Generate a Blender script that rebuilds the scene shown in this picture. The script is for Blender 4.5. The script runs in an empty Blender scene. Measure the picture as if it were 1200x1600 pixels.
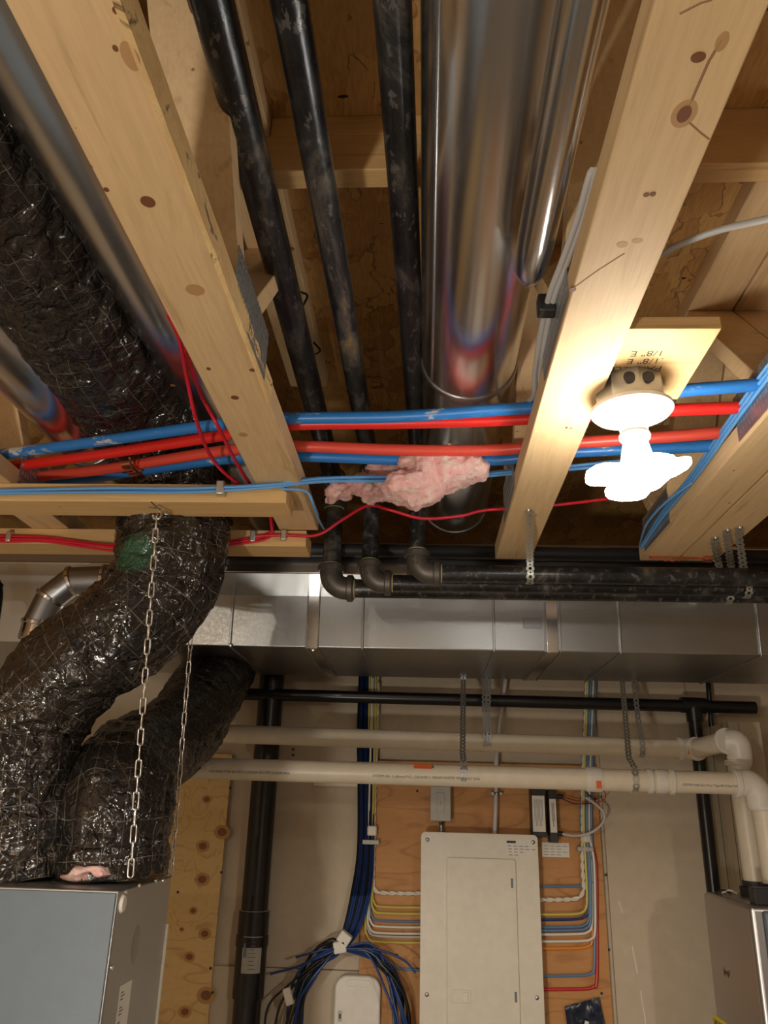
import bpy, bmesh, math, random
from mathutils import Vector, Matrix, noise
random.seed(7)
C = bpy.context.scene.collection
H = 1.65                      # camera height above the floor; builders work in heights relative to it
# ------------------------------------------------------------------ camera
F = 1215.0
zc = Vector((90, 3200, -F)).normalized(); yc = Vector((62, -463, -F)).normalized()
zc = (zc - yc*(zc.dot(yc))).normalized(); xc = yc.cross(zc)
cam_d = bpy.data.cameras.new('camera'); cam = bpy.data.objects.new('camera', cam_d); C.objects.link(cam)
M3 = Matrix((xc, yc, zc))
cam.matrix_world = Matrix.Translation((0, 0, H)) @ M3.to_4x4()
cam_d.sensor_fit = 'VERTICAL'; cam_d.sensor_height = 36; cam_d.lens = F/1600*36
cam_d.clip_start = 0.02; cam_d.clip_end = 50
sc = bpy.context.scene; sc.camera = cam
# ------------------------------------------------------------------ world, exposure, lamps
sc.view_settings.view_transform = 'Standard'; sc.view_settings.look = 'None'
sc.view_settings.gamma = 1; sc.view_settings.use_curve_mapping = False
sc.view_settings.exposure = 0.12
BULB = 38.0                  # emission strength of the lit bulb's panels
w = bpy.data.worlds.new('room_air'); sc.world = w; w.use_nodes = True
w.node_tree.nodes['Background'].inputs[0].default_value = (1.0, .86, .70, 1)
w.node_tree.nodes['Background'].inputs[1].default_value = 0.05

def lamp(name, loc, power, col, r=.035):
    d = bpy.data.lights.new(name, 'POINT'); d.energy = power; d.color = col; d.shadow_soft_size = r
    o = bpy.data.objects.new(name, d); C.objects.link(o); o.location = (loc[0], loc[1], loc[2]+H); return o
def spot_lamp(name, loc, power, col, pitch, yaw, size=126, blend=.22):
    d = bpy.data.lights.new(name, 'SPOT'); d.energy = power; d.color = col; d.shadow_soft_size = .04
    d.spot_size = math.radians(size); d.spot_blend = blend
    o = bpy.data.objects.new(name, d); C.objects.link(o); o.location = (loc[0], loc[1], loc[2]+H)
    o.rotation_euler = (math.radians(90-pitch), 0, math.radians(yaw)); return o
# unseen ceiling lamps behind the camera; cones shaped to keep the upper wall darker
spot_lamp('unseen_ceiling_spot', (-.8, -1.3, .40), 85, (1, .88, .72), 66, -12)
spot_lamp('unseen_ceiling_spot', (1.3, -1.4, .40), 60, (1, .89, .74), 66, 14)
lamp('ceiling_bulb_light', (-1.9, -2.6, .40), 30, (1, .86, .68))
# added fill light, unseen, low at camera left, to brighten the truss undersides
lamp('low_fill_light', (-.75, -.75, -.80), 62, (1, .90, .78), .08)

# ------------------------------------------------------------------ helpers
def U(px, py, **k):
    """world point (relative heights) seen at a pixel of the photo, on the plane x=, y= or z="""
    d = Vector((px-600, 800-py, -F)); wv = M3 @ d
    a, v = list(k.items())[0]; i = 'xyz'.index(a)
    return wv*(v/wv[i])
class Root:
    pass
ROOT = {}
def tag(o, label=None, cat=None, group=None, kind=None):
    if label: o['label'] = label
    if cat: o['category'] = cat
    if group: o['group'] = group
    if kind: o['kind'] = kind
    return o
def thing(name, label, cat, loc, group=None):
    o = bpy.data.objects.new(name, None); C.objects.link(o); o.empty_display_size = .05
    o.location = (loc[0], loc[1], loc[2]+H); ROOT[o.name] = Vector(loc)
    return tag(o, label, cat, group)
def link(name, bm, m, parent=None, origin=None, smooth=True, ang=.6):
    """link a bmesh given in relative world coordinates as ONE mesh object"""
    me = bpy.data.meshes.new(name)
    if smooth:
        bm.normal_update()
        for f in bm.faces: f.smooth = True
        for e in bm.edges:
            if len(e.link_faces) == 2 and e.calc_face_angle(0) > ang: e.smooth = False
    if parent is not None: c = ROOT[parent.name]
    elif origin is not None: c = Vector(origin)
    else:
        xs = [v.co.x for v in bm.verts]; ys = [v.co.y for v in bm.verts]; zs = [v.co.z for v in bm.verts]
        c = Vector(((min(xs)+max(xs))/2, (min(ys)+max(ys))/2, min(zs)))
    bmesh.ops.translate(bm, verts=bm.verts, vec=-c)
    bm.to_mesh(me); bm.free(); me.materials.append(m)
    o = bpy.data.objects.new(name, me); C.objects.link(o)
    ROOT[o.name] = c.copy()
    if parent is not None: o.parent = parent
    else: o.location = (c[0], c[1], c[2]+H)
    return o
def struct(name, bm, m):
    return tag(link(name, bm, m, smooth=False), kind='structure')
def BM(): return bmesh.new()
def box(bm, x0, x1, y0, y1, z0, z1, rot=None, piv=None):
    vs = [bm.verts.new((x, y, z)) for x in (x0, x1) for y in (y0, y1) for z in (z0, z1)]
    for q in ((0,1,3,2), (4,6,7,5), (0,4,5,1), (2,3,7,6), (0,2,6,4), (1,5,7,3)):
        bm.faces.new([vs[i] for i in q])
    if rot is not None:
        p = Vector(piv); 
        for v in vs: v.co = rot @ (v.co-p) + p
    return vs
def bev(o, w=.0015, seg=2):
    m = o.modifiers.new('bevel', 'BEVEL'); m.width = w; m.segments = seg; m.limit_method = 'ANGLE'; return o
def cat_rom(pts, n=8):
    P = [Vector(p) for p in pts]
    if len(P) < 3: return P
    P = [P[0]*2-P[1]] + P + [P[-1]*2-P[-2]]; out = []
    for i in range(1, len(P)-2):
        a, b, c, d = P[i-1:i+3]
        for k in range(n):
            t = k/n
            out.append(.5*((2*b)+(c-a)*t+(2*a-5*b+4*c-d)*t*t+(-a+3*b-3*c+d)*t**3))
    out.append(P[-2]); return out
def frames(P, up=None):
    T = []
    for i in range(len(P)):
        a = P[max(i-1, 0)]; b = P[min(i+1, len(P)-1)]; T.append((b-a).normalized())
    n = up or (Vector((0, 0, 1)) if abs(T[0].z) < .9 else Vector((0, 1, 0)))
    n = (n-T[0]*n.dot(T[0])).normalized(); fr = []
    for i in range(len(P)):
        if i:
            q = T[i-1].rotation_difference(T[i]); n = q @ n
            n = (n-T[i]*n.dot(T[i])).normalized()
        fr.append((T[i], n.copy(), T[i].cross(n)))
    return fr
def tube(bm, pts, r, seg=12, caps=True, rf=None, uv=False, flat=None):
    P = [Vector(p) for p in pts]; fr = frames(P); rings = []; L = 0; Ls = []
    for i, p in enumerate(P):
        if i: L += (P[i]-P[i-1]).length
        Ls.append(L); ri = r[i] if isinstance(r, (list, tuple)) else r; ring = []
        for k in range(seg):
            a = 2*math.pi*k/seg; rr = ri*(rf(a, L) if rf else 1)
            ring.append(bm.verts.new(p+(fr[i][1]*math.cos(a)+fr[i][2]*math.sin(a))*rr))
        rings.append(ring)
    ul = bm.loops.layers.uv.verify() if uv else None
    for i in range(len(P)-1):
        for k in range(seg):
            f = bm.faces.new((rings[i][k], rings[i][(k+1)%seg], rings[i+1][(k+1)%seg], rings[i+1][k]))
            if uv:
                us = [k/seg, (k+1)/seg, (k+1)/seg, k/seg]; vv = [Ls[i], Ls[i], Ls[i+1], Ls[i+1]]
                for l, a, b in zip(f.loops, us, vv): l[ul].uv = (a, b)
    if caps:
        bm.faces.new(rings[0][::-1]); bm.faces.new(rings[-1])
    return rings
def hollow(bm, pts, r, t=.0012, seg=40):
    """open sheet-metal tube with a wall thickness"""
    P = [Vector(p) for p in pts]; fr = frames(P); A = []; B = []
    for i, p in enumerate(P):
        ri = r[i] if isinstance(r, (list, tuple)) else r
        A.append([bm.verts.new(p+(fr[i][1]*math.cos(2*math.pi*k/seg)+fr[i][2]*math.sin(2*math.pi*k/seg))*ri) for k in range(seg)])
        B.append([bm.verts.new(p+(fr[i][1]*math.cos(2*math.pi*k/seg)+fr[i][2]*math.sin(2*math.pi*k/seg))*(ri-t)) for k in range(seg)])
    for i in range(len(P)-1):
        for k in range(seg):
            j = (k+1)%seg
            bm.faces.new((A[i][k], A[i][j], A[i+1][j], A[i+1][k])); bm.faces.new((B[i][k], B[i+1][k], B[i+1][j], B[i][j]))
    for k in range(seg):
        j = (k+1)%seg
        bm.faces.new((A[0][k], B[0][k], B[0][j], A[0][j])); bm.faces.new((A[-1][k], A[-1][j], B[-1][j], B[-1][k]))
def ring_at(bm, c, axis, r, w, t, seg=40):
    """a raised band around a pipe: centre, axis, inner radius, width, thickness"""
    a = Vector(axis).normalized(); c = Vector(c)
    tube(bm, [c-a*w/2, c-a*w*.35, c+a*w*.35, c+a*w/2], [r+t*.6, r+t, r+t, r+t*.6], seg)
def lathe(bm, prof, c, axis=(0, 0, 1), seg=40):
    a = Vector(axis).normalized(); c = Vector(c)
    n = Vector((1, 0, 0)) if abs(a.x) < .9 else Vector((0, 1, 0)); n = (n-a*n.dot(a)).normalized(); b = a.cross(n); rs = []
    for r, h in prof:
        if r < 1e-6: rs.append([bm.verts.new(c+a*h)]); continue
        rs.append([bm.verts.new(c+a*h+(n*math.cos(2*math.pi*k/seg)+b*math.sin(2*math.pi*k/seg))*r) for k in range(seg)])
    for i in range(len(rs)-1):
        A, B = rs[i], rs[i+1]
        for k in range(seg):
            j = (k+1)%seg
            if len(A) == 1 and len(B) == 1: continue
            if len(A) == 1: bm.faces.new((A[0], B[j], B[k]))
            elif len(B) == 1: bm.faces.new((A[k], A[j], B[0]))
            else: bm.faces.new((A[k], A[j], B[j], B[k]))
    bmesh.ops.recalc_face_normals(bm, faces=bm.faces)
def rrect(bm, x0, x1, z0, z1, y0, y1, r, seg=6):
    """rounded slab in the XZ plane, from y0 (front) to y1"""
    pts = []
    for cx, cz, a0 in ((x1-r, z1-r, 0), (x0+r, z1-r, 90), (x0+r, z0+r, 180), (x1-r, z0+r, 270)):
        for k in range(seg+1):
            a = math.radians(a0+90*k/seg); pts.append((cx+r*math.cos(a), cz+r*math.sin(a)))
    A = [bm.verts.new((x, y0, z)) for x, z in pts]; B = [bm.verts.new((x, y1, z)) for x, z in pts]; n = len(pts)
    bm.faces.new(A); bm.faces.new(B[::-1])
    for k in range(n): bm.faces.new((A[k], B[k], B[(k+1)%n], A[(k+1)%n]))
    bmesh.ops.recalc_face_normals(bm, faces=bm.faces)
def strap_bm(path, side, width=.019, pitch=.019, th=.0012):
    """perforated hanger strap: scalloped edges and alternating large and small holes"""
    P = [Vector(p) for p in path]; bm = BM(); side = Vector(side).normalized()
    L = [0]
    for i in range(1, len(P)): L.append(L[-1]+(P[i]-P[i-1]).length)
    def at(s):
        s = max(0, min(L[-1], s))
        for i in range(1, len(P)):
            if s <= L[i] or i == len(P)-1:
                t = (s-L[i-1])/max(1e-9, L[i]-L[i-1]); return P[i-1].lerp(P[i], t), (P[i]-P[i-1]).normalized()
    n = max(1, int(L[-1]/(pitch/2))); pt = L[-1]/n; N = 16; cache = {}
    for q in range(n):
        big = q % 2 == 0; hr = width*(.20 if big else .10); hw = width*(.5 if big else .40); s0 = (q+.5)*pt
        inner = []; outer = []
        for k in range(N):
            a = 2*math.pi*k/N+math.pi/N; ca, sa = math.cos(a), math.sin(a)
            m = max(abs(ca), abs(sa)); u = ca/m; v = sa/m
            edge = hw if abs(u) < .8 else width*.45
            inner.append((s0+ca*hr, sa*hr)); outer.append((s0+u*pt/2, v*edge))
        def V(s, t):
            key = (round(s*1e5), round(t*1e5))
            if key not in cache:
                c, tg = at(s); cache[key] = bm.verts.new(c+side*t)
            return cache[key]
        I = [V(*x) for x in inner]; O = [V(*x) for x in outer]
        for k in range(N):
            j = (k+1)%N
            if len({I[k], I[j], O[j], O[k]}) == 4: 
                try: bm.faces.new((I[k], O[k], O[j], I[j]))
                except ValueError: pass
    bmesh.ops.recalc_face_normals(bm, faces=bm.faces)
    bmesh.ops.solidify(bm, geom=bm.faces[:], thickness=th)
    return bm
def text(name, s, size, loc, right, up, m, parent, thick=.0002, align='LEFT', label=None):
    cu = bpy.data.curves.new('t', 'FONT'); cu.body = s; cu.size = size; cu.extrude = thick; cu.align_x = align
    o = bpy.data.objects.new('t', cu); C.objects.link(o); dg = bpy.context.evaluated_depsgraph_get()
    me = bpy.data.meshes.new_from_object(o.evaluated_get(dg)); bpy.data.objects.remove(o)
    bm = BM(); bm.from_mesh(me); bpy.data.meshes.remove(me)
    r = Vector(right).normalized(); u = Vector(up); u = (u-r*u.dot(r)).normalized(); n = r.cross(u); L = Vector(loc)
    for v in bm.verts: v.co = L+r*v.co.x+u*v.co.y+n*v.co.z
    o = link(name, bm, m, parent, smooth=False)
    if label: o['label'] = label
    return o

# ------------------------------------------------------------------ materials
def srgb(r, g, b):
    f = lambda c: ((c/255)/12.92 if c/255 <= .04045 else (((c/255)+.055)/1.055)**2.4)
    return (f(r), f(g), f(b), 1)
class N:
    """tiny node builder"""
    def __init__(s, name):
        s.m = bpy.data.materials.new(name); s.m.use_nodes = True; s.t = s.m.node_tree; s.b = s.t.nodes['Principled BSDF']
        s.tc = s.t.nodes.new('ShaderNodeTexCoord')
    def n(s, typ, **k):
        x = s.t.nodes.new('ShaderNode'+typ)
        for a, v in k.items():
            if a.startswith('i_'):
                key = a[2:]; key = int(key) if key.isdigit() else key.replace('_', ' ')
                if hasattr(v, 'is_linked') or hasattr(v, 'links'): s.t.links.new(v, x.inputs[key])
                else: x.inputs[key].default_value = v
            else: setattr(x, a, v)
        return x
    def l(s, a, b): s.t.links.new(a, b)
    def coord(s, scale=(1, 1, 1), rot=(0, 0, 0), rnd=True, src='Object'):
        o = s.tc.outputs[src]
        if rnd:
            oi = s.n('ObjectInfo'); mu = s.n('Math', operation='MULTIPLY', i_0=oi.outputs['Random'], i_1=17.3)
            ad = s.n('VectorMath', operation='ADD', i_0=o, i_1=mu.outputs[0]); o = ad.outputs[0]
        return s.n('Mapping', i_Vector=o, i_Scale=scale, i_Rotation=rot).outputs[0]
    def noise(s, v, scale, detail=4, rough=.55, dist=0):
        return s.n('TexNoise', i_Vector=v, i_Scale=scale, i_Detail=detail, i_Roughness=rough, i_Distortion=dist)
    def ramp(s, f, stops):
        r = s.n('ValToRGB', i_Fac=f); e = r.color_ramp.elements
        while len(e) < len(stops): e.new(.5)
        for x, (p, c) in zip(e, stops): x.position = p; x.color = c
        return r.outputs[0]
    def mix(s, f, a, b, blend='MIX'):
        x = s.n('Mix', data_type='RGBA', blend_type=blend)
        for key, v in ((0, f), (6, a), (7, b)):
            if hasattr(v, 'links'): s.l(v, x.inputs[key])
            else: x.inputs[key].default_value = v
        return x.outputs[2]
    def math(s, op, a, b=0.0, c=0.0):
        return s.n('Math', operation=op, i_0=a, i_1=b, i_2=c).outputs[0]
    def bump(s, h, strength=.3, dist=.002):
        b = s.n('Bump', i_Height=h, i_Strength=strength, i_Distance=dist); s.l(b.outputs[0], s.b.inputs['Normal'])
    def set(s, **k):
        for a, v in k.items():
            i = s.b.inputs[a.replace('_', ' ')]
            if hasattr(v, 'links'): s.l(v, i)
            else: i.default_value = v
        return s.m
def plain(name, c, rough=.5, metal=0, **k):
    n = N(name); v = n.coord(); q = n.noise(v, 30, 5); f = n.math('MULTIPLY_ADD', q.outputs[0], .24, .88)
    cc = n.mix(1.0, c, f, 'MULTIPLY'); n.bump(q.outputs[0], .08, .001)
    return n.set(Base_Color=cc, Roughness=rough, Metallic=metal, **k)
def wood(name, c, axis='Y', knots=.5, dark=.58, rough=.62, knot_scale=3.0):
    n = N(name); i = 'XYZ'.index(axis)
    sc1 = [1, 1, 1]; sc1[i] = .07
    sc2 = [1, 1, 1]; sc2[i] = .42
    base = n.coord(tuple(sc1)); kv = n.coord(tuple(sc2))
    vo = n.n('TexVoronoi', i_Vector=kv, i_Scale=knot_scale*2.2, i_Randomness=1.0)
    kd = vo.outputs['Distance']
    halo = n.ramp(kd, [(0, (1, 1, 1, 1)), (.30, (0, 0, 0, 1))])
    dis = n.n('VectorMath', operation='SCALE', i_0=halo, i_Scale=.05*knots)
    v2 = n.n('VectorMath', operation='ADD', i_0=base, i_1=dis.outputs[0]).outputs[0]
    g = n.noise(v2, 42, 3, .5, .35); g2 = n.noise(v2, 160, 3, .6); big = n.noise(base, 7, 2)
    d = tuple(x*dark*t for x, t in zip(c[:3], (1, .92, .8)))+(1,); li = tuple(min(1, x*1.12) for x in c[:3])+(1,)
    col = n.ramp(g.outputs[0], [(.30, li), (.52, c), (.63, c), (.69, d), (.75, c)])
    col = n.mix(.32, col, n.ramp(g2.outputs[0], [(.35, li), (.7, d)]))
    col = n.mix(.3, col, n.ramp(big.outputs[0], [(.35, li), (.7, tuple(x*.8 for x in c[:3])+(1,))]))
    km = n.ramp(kd, [(.055, (1, 1, 1, 1)), (.075, (.55, .55, .55, 1)), (.10, (0, 0, 0, 1))])
    sel = n.math('GREATER_THAN', n.n('SeparateColor', i_Color=vo.outputs['Color']).outputs[0], 1-knots)
    km = n.math('MULTIPLY', km, sel)
    col = n.mix(km, col, (c[0]*.30, c[1]*.17, c[2]*.12, 1))
    sp = n.noise(n.coord((1, 1, 1)), 38, 2); col = n.mix(n.math('GREATER_THAN', sp.outputs[0], .76), col, (c[0]*.4, c[1]*.33, c[2]*.28, 1))
    n.bump(n.math('ADD', g.outputs[0], g2.outputs[0]), .22, .0012)
    return n.set(Base_Color=col, Roughness=rough)
def osb():
    n = N('osb'); wob = n.noise(n.coord(rnd=False), 5, 2)
    cols = []
    for rot, s in ((.5, 1.0), (-.35, 1.3), (1.35, .9)):
        v = n.coord((16*s, 6*s, 4), (0, 0, rot), rnd=False)
        v = n.n('VectorMath', operation='ADD', i_0=v, i_1=n.noise(n.coord(rnd=False), 18, 2).outputs['Color']).outputs[0]
        vo = n.n('TexVoronoi', i_Vector=v, i_Scale=1.0); sp = n.n('SeparateColor', i_Color=vo.outputs['Color'])
        c = n.ramp(sp.outputs[0], [(.0, srgb(170, 122, 66)), (.35, srgb(196, 148, 86)), (.7, srgb(214, 170, 106)), (1, srgb(184, 136, 74))])
        ed = n.n('TexVoronoi', i_Vector=v, i_Scale=1.0, feature='DISTANCE_TO_EDGE')
        e = n.math('MULTIPLY', n.math('LESS_THAN', ed.outputs[0], .035), n.math('GREATER_THAN', sp.outputs[1], .6))
        c = n.mix(n.math('MULTIPLY', e, .75), c, srgb(84, 50, 22)); cols.append((c, sp.outputs[2]))
    a = n.mix(n.math('GREATER_THAN', cols[0][1], .5), cols[0][0], cols[1][0])
    a = n.mix(n.math('GREATER_THAN', cols[1][1], .62), a, cols[2][0])
    g = n.noise(n.coord((60, 10, 10), (0, 0, .3), rnd=False), 3, 4)
    a = n.mix(.35, a, n.ramp(g.outputs[0], [(.3, srgb(218, 176, 112)), (.75, srgb(130, 86, 42))]))
    dk = n.noise(n.coord((26, 60, 20), (0, 0, .5), rnd=False), 1, 1)
    a = n.mix(n.math('GREATER_THAN', dk.outputs[0], .755), a, srgb(50, 28, 14))
    n.bump(g.outputs[0], .3, .002)
    return n.set(Base_Color=a, Roughness=.6)
def galv(name='galvanised_steel', c=(.58, .60, .61, 1), rough=.26, spangle=.5):
    n = N(name); v = n.coord(); vo = n.n('TexVoronoi', i_Vector=v, i_Scale=190.0)
    sp = n.n('SeparateColor', i_Color=vo.outputs['Color']).outputs[0]
    q = n.noise(v, 7, 4); q2 = n.noise(v, 420, 2)
    r = n.math('ADD', n.math('MULTIPLY_ADD', q.outputs[0], .08, rough-.04), n.math('MULTIPLY', sp, .10*spangle))
    col = n.mix(n.math('MULTIPLY', sp, .22*spangle), c, (c[0]*.72, c[1]*.73, c[2]*.75, 1))
    if spangle > .3: n.bump(n.math('ADD', n.math('MULTIPLY', q2.outputs[0], .25), n.math('MULTIPLY', n.noise(v, 3, 1).outputs[0], 5)), .06, .002)
    return n.set(Base_Color=col, Metallic=1.0, Roughness=r)
def iron():
    n = N('black_iron'); v = n.coord((1, .45, 1)); q = n.noise(v, 9, 6, .7, .6); q2 = n.noise(v, 55, 5, .7)
    col = n.ramp(q.outputs[0], [(.40, (.012, .013, .016, 1)), (.54, (.034, .036, .040, 1)), (.62, (.12, .112, .10, 1)), (.71, (.34, .24, .11, 1))])
    col = n.mix(n.math('MULTIPLY', n.math('GREATER_THAN', q2.outputs[0], .59), .5), col, (.22, .21, .19, 1))
    n.bump(q2.outputs[0], .4, .0012)
    r = n.math('MULTIPLY_ADD', q2.outputs[0], .3, .16)
    return n.set(Base_Color=col, Metallic=.45, Roughness=r, Specular_IOR_Level=.8)
def flex(green=None):
    n = N('black_duct_jacket'); uv = n.tc.outputs['UV']
    wv = n.noise(n.coord(), 6, 2); ws = n.n('VectorMath', operation='SCALE', i_0=wv.outputs['Color'], i_Scale=.022).outputs[0]
    p = n.n('VectorMath', operation='ADD', i_0=uv, i_1=ws).outputs[0]
    sx = n.n('SeparateXYZ', i_0=p)
    def lines(expr, w):
        fr = n.math('FRACT', expr); d = n.math('ABSOLUTE', n.math('SUBTRACT', fr, .5)); return n.math('LESS_THAN', d, w)
    a = lines(n.math('MULTIPLY', sx.outputs[0], 21.0), .017)
    b = lines(n.math('MULTIPLY', sx.outputs[1], 30.0), .017)
    c = lines(n.math('MULTIPLY_ADD', sx.outputs[0], 9.0, n.math('MULTIPLY', sx.outputs[1], 14.0)), .008)
    th = n.math('MINIMUM', n.math('ADD', n.math('ADD', a, b), c), 1.0)
    fade = n.ramp(n.noise(n.coord(), 16, 3).outputs[0], [(.38, (.1, .1, .1, 1)), (.62, (1, 1, 1, 1))])
    th = n.math('MULTIPLY', th, n.math('MULTIPLY', fade, .8))
    tone = n.ramp(n.noise(n.coord(), 5, 3).outputs[0], [(.35, (.005, .005, .006, 1)), (.65, (.019, .016, .013, 1))])
    if green is not None:
        dd = n.n('VectorMath', operation='DISTANCE', i_0=n.tc.outputs['Object'], i_1=tuple(green)).outputs['Value']
        tone = n.mix(n.ramp(dd, [(.030, (1, 1, 1, 1)), (.050, (0, 0, 0, 1))]), tone, (.012, .085, .045, 1))
    col = n.mix(th, tone, (.20, .185, .155, 1))
    vo = n.n('TexVoronoi', i_Vector=n.n('VectorMath', operation='ADD', i_0=n.coord((1, 1, 1)), i_1=n.n('VectorMath', operation='SCALE', i_0=n.noise(n.coord(), 9, 4).outputs['Color'], i_Scale=.16).outputs[0]).outputs[0], i_Scale=30.0, feature='DISTANCE_TO_EDGE')
    q = n.noise(n.coord(), 42, 5, .6, 1.2)
    fs = []
    for scl in (17.0, 44.0):
        dv = n.n('VectorMath', operation='ADD', i_0=n.coord((1, 1, 1), rnd=False), i_1=n.n('VectorMath', operation='SCALE', i_0=n.noise(n.coord(rnd=False), 14, 3).outputs['Color'], i_Scale=.05).outputs[0]).outputs[0]
        fv = n.n('TexVoronoi', i_Vector=dv, i_Scale=scl)
        off = n.n('VectorMath', operation='SUBTRACT', i_0=n.n('VectorMath', operation='SCALE', i_0=dv, i_Scale=scl).outputs[0], i_1=n.n('VectorMath', operation='SCALE', i_0=fv.outputs['Position'], i_Scale=scl).outputs[0])
        tl = n.n('VectorMath', operation='SUBTRACT', i_0=fv.outputs['Color'], i_1=(.5, .5, .5))
        fs.append(n.n('VectorMath', operation='DOT_PRODUCT', i_0=off.outputs[0], i_1=tl.outputs[0]).outputs['Value'])
    h = n.math('ADD', n.math('MULTIPLY', n.math('MINIMUM', vo.outputs[0], .2), 1.6), n.math('MULTIPLY', q.outputs[0], .35))
    h = n.math('ADD', h, n.math('ADD', n.math('MULTIPLY', fs[0], 1.5), n.math('MULTIPLY', fs[1], .5)))
    h = n.math('ADD', h, n.math('MULTIPLY', th, .12))
    n.bump(h, .8, .007)
    return n.set(Base_Color=col, Roughness=.10, Specular_IOR_Level=.9)
def ply(name, c, c2, axis='Z', knots=.45, ks=6.0):
    n = N(name); i = 'XYZ'.index(axis)
    s = [1, 1, 1]; s[i] = .30
    kv = n.coord(tuple([1, 1, .55] if i == 0 else [.7, 1, 1] if i == 2 else [1, 1, 1]), rnd=False)
    vo = n.n('TexVoronoi', i_Vector=kv, i_Scale=ks); kd = vo.outputs['Distance']
    halo = n.n('VectorMath', operation='SCALE', i_0=n.ramp(kd, [(0, (1, 1, 1, 1)), (.5, (0, 0, 0, 1))]), i_Scale=.12).outputs[0]
    v = n.n('VectorMath', operation='ADD', i_0=n.coord(tuple(s), rnd=False), i_1=halo).outputs[0]
    q = n.noise(v, 7, 2, .5, .4)
    rings = n.math('PINGPONG', n.math('MULTIPLY', q.outputs[0], 13.0), 1.0)
    col = n.mix(n.ramp(rings, [(.0, (.75, .75, .75, 1)), (.25, (.0, .0, .0, 1))]), c, c2)
    col = n.mix(.3, col, n.ramp(n.noise(v, 90, 3).outputs[0], [(.3, c), (.75, c2)]))
    sel = n.math('GREATER_THAN', n.n('SeparateColor', i_Color=vo.outputs['Color']).outputs[0], 1-knots)
    km = n.math('MULTIPLY', n.ramp(kd, [(.08, (1, 1, 1, 1)), (.15, (.3, .3, .3, 1)), (.2, (0, 0, 0, 1))]), sel)
    col = n.mix(km, col, (c[0]*.35, c[1]*.22, c[2]*.13, 1)); n.bump(q.outputs[0], .15, .001)
    return n.set(Base_Color=col, Roughness=.6)
def pex(name, c, scuff=.0):
    n = N(name); v = n.coord((.35, 1, 1)); q = n.noise(v, 26, 5, .7)
    m = n.math('MULTIPLY', n.ramp(q.outputs[0], [(.60, (0, 0, 0, 1)), (.66, (1, 1, 1, 1))]), scuff)
    return n.set(Base_Color=n.mix(m, c, (.62, .60, .50, 1)), Roughness=.36)
def pink_wool():
    n = N('pink_fibreglass'); v = n.coord(); q = n.noise(v, 22, 6, .7, 1.4); q2 = n.noise(v, 130, 4, .7)
    col = n.ramp(q.outputs[0], [(.28, srgb(242, 160, 162)), (.48, srgb(252, 198, 194)), (.68, srgb(254, 230, 216))])
    n.bump(n.math('ADD', n.math('MULTIPLY', q.outputs[0], 2.5), q2.outputs[0]), .8, .006)
    return n.set(Base_Color=col, Roughness=.95, Subsurface_Weight=.35, Subsurface_Radius=(.02, .008, .006), Subsurface_Scale=1.0)
MAT = {}
MAT['truss'] = wood('spruce_framing', srgb(218, 186, 140), 'Y', .16)
MAT['truss_edge'] = MAT['truss']
MAT['board'] = wood('spruce_board', srgb(216, 178, 122), 'X', .25)
MAT['osb'] = osb()
MAT['galv'] = galv(c=(.46, .48, .49, 1), rough=.33, spangle=.5)
MAT['galv_round'] = galv('round_duct_steel', (.70, .71, .72, 1), .22, .15)
MAT['galv_dark'] = galv('dull_steel', (.36, .38, .41, 1), .38, .3)
MAT['plate'] = galv('truss_plate_steel', (.50, .52, .54, 1), .45, 1.0)
MAT['strap'] = galv('strap_steel', (.66, .68, .64, 1), .40, .6)
MAT['chain'] = galv('chain_steel', (.80, .80, .79, 1), .22, .2)
MAT['iron'] = iron()
MAT['fitting'] = plain('cast_iron', (.135, .122, .108, 1), .45, .6)
MAT['dope'] = plain('thread_compound', srgb(190, 180, 110), .7)
MAT['flex'] = flex()
MAT['rubber'] = plain('black_foam_tube', (.022, .023, .026, 1), .55)
MAT['abs'] = plain('black_abs', (.010, .010, .012, 1), .28)
MAT['pvc'] = plain('white_pvc', srgb(226, 216, 196), .35)
MAT['white_plastic'] = plain('white_plastic', srgb(226, 222, 212), .4)
MAT['panel'] = plain('panel_enamel', srgb(222, 216, 202), .35)
MAT['porcelain'] = plain('porcelain', srgb(214, 210, 202), .3)
MAT['switch'] = plain('grey_switch', srgb(176, 174, 168), .4)
MAT['drywall'] = plain('drywall_board', srgb(198, 183, 161), .85)
MAT['drywall_seam'] = plain('drywall_joint', srgb(120, 108, 90), .9)  # darker beige for the joint between sheets
MAT['paper'] = plain('paper_label', srgb(228, 224, 214), .7)
MAT['ink'] = plain('printing_ink', (.03, .03, .035, 1), .6)
MAT['inkgrey'] = plain('grey_printing', srgb(110, 116, 124), .6)
MAT['black_plastic'] = plain('black_plastic', (.016, .016, .018, 1), .4)
MAT['copper'] = plain('copper', (.78, .34, .20, 1), .28, 1.0)
MAT['orange'] = plain('orange_label', srgb(226, 104, 36), .5)
MAT['yellow'] = plain('yellow_label', srgb(232, 214, 60), .5)
MAT['hrv_front'] = plain('blue_grey_enamel', srgb(98, 111, 123), .42)
MAT['hrv_side'] = galv('cabinet_steel', (.44, .45, .45, 1), .36, .3)
MAT['furnace'] = galv('furnace_steel', (.50, .50, .51, 1), .34, .2)
MAT['pexblue'] = pex('blue_pipe', srgb(44, 120, 196), .9)
MAT['pexred'] = pex('red_pipe', srgb(226, 40, 34), .0)
MAT['pexred2'] = pex('faded_red_pipe', srgb(222, 78, 62), .0)
MAT['lightblue'] = pex('light_blue_jacket', srgb(96, 160, 222), .0)
MAT['redwire'] = pex('red_jacket', srgb(206, 28, 52), .0)
MAT['greycable'] = pex('grey_white_jacket', srgb(196, 196, 196), .0)
MAT['whitecable'] = pex('white_jacket', srgb(224, 220, 208), .0)
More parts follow.
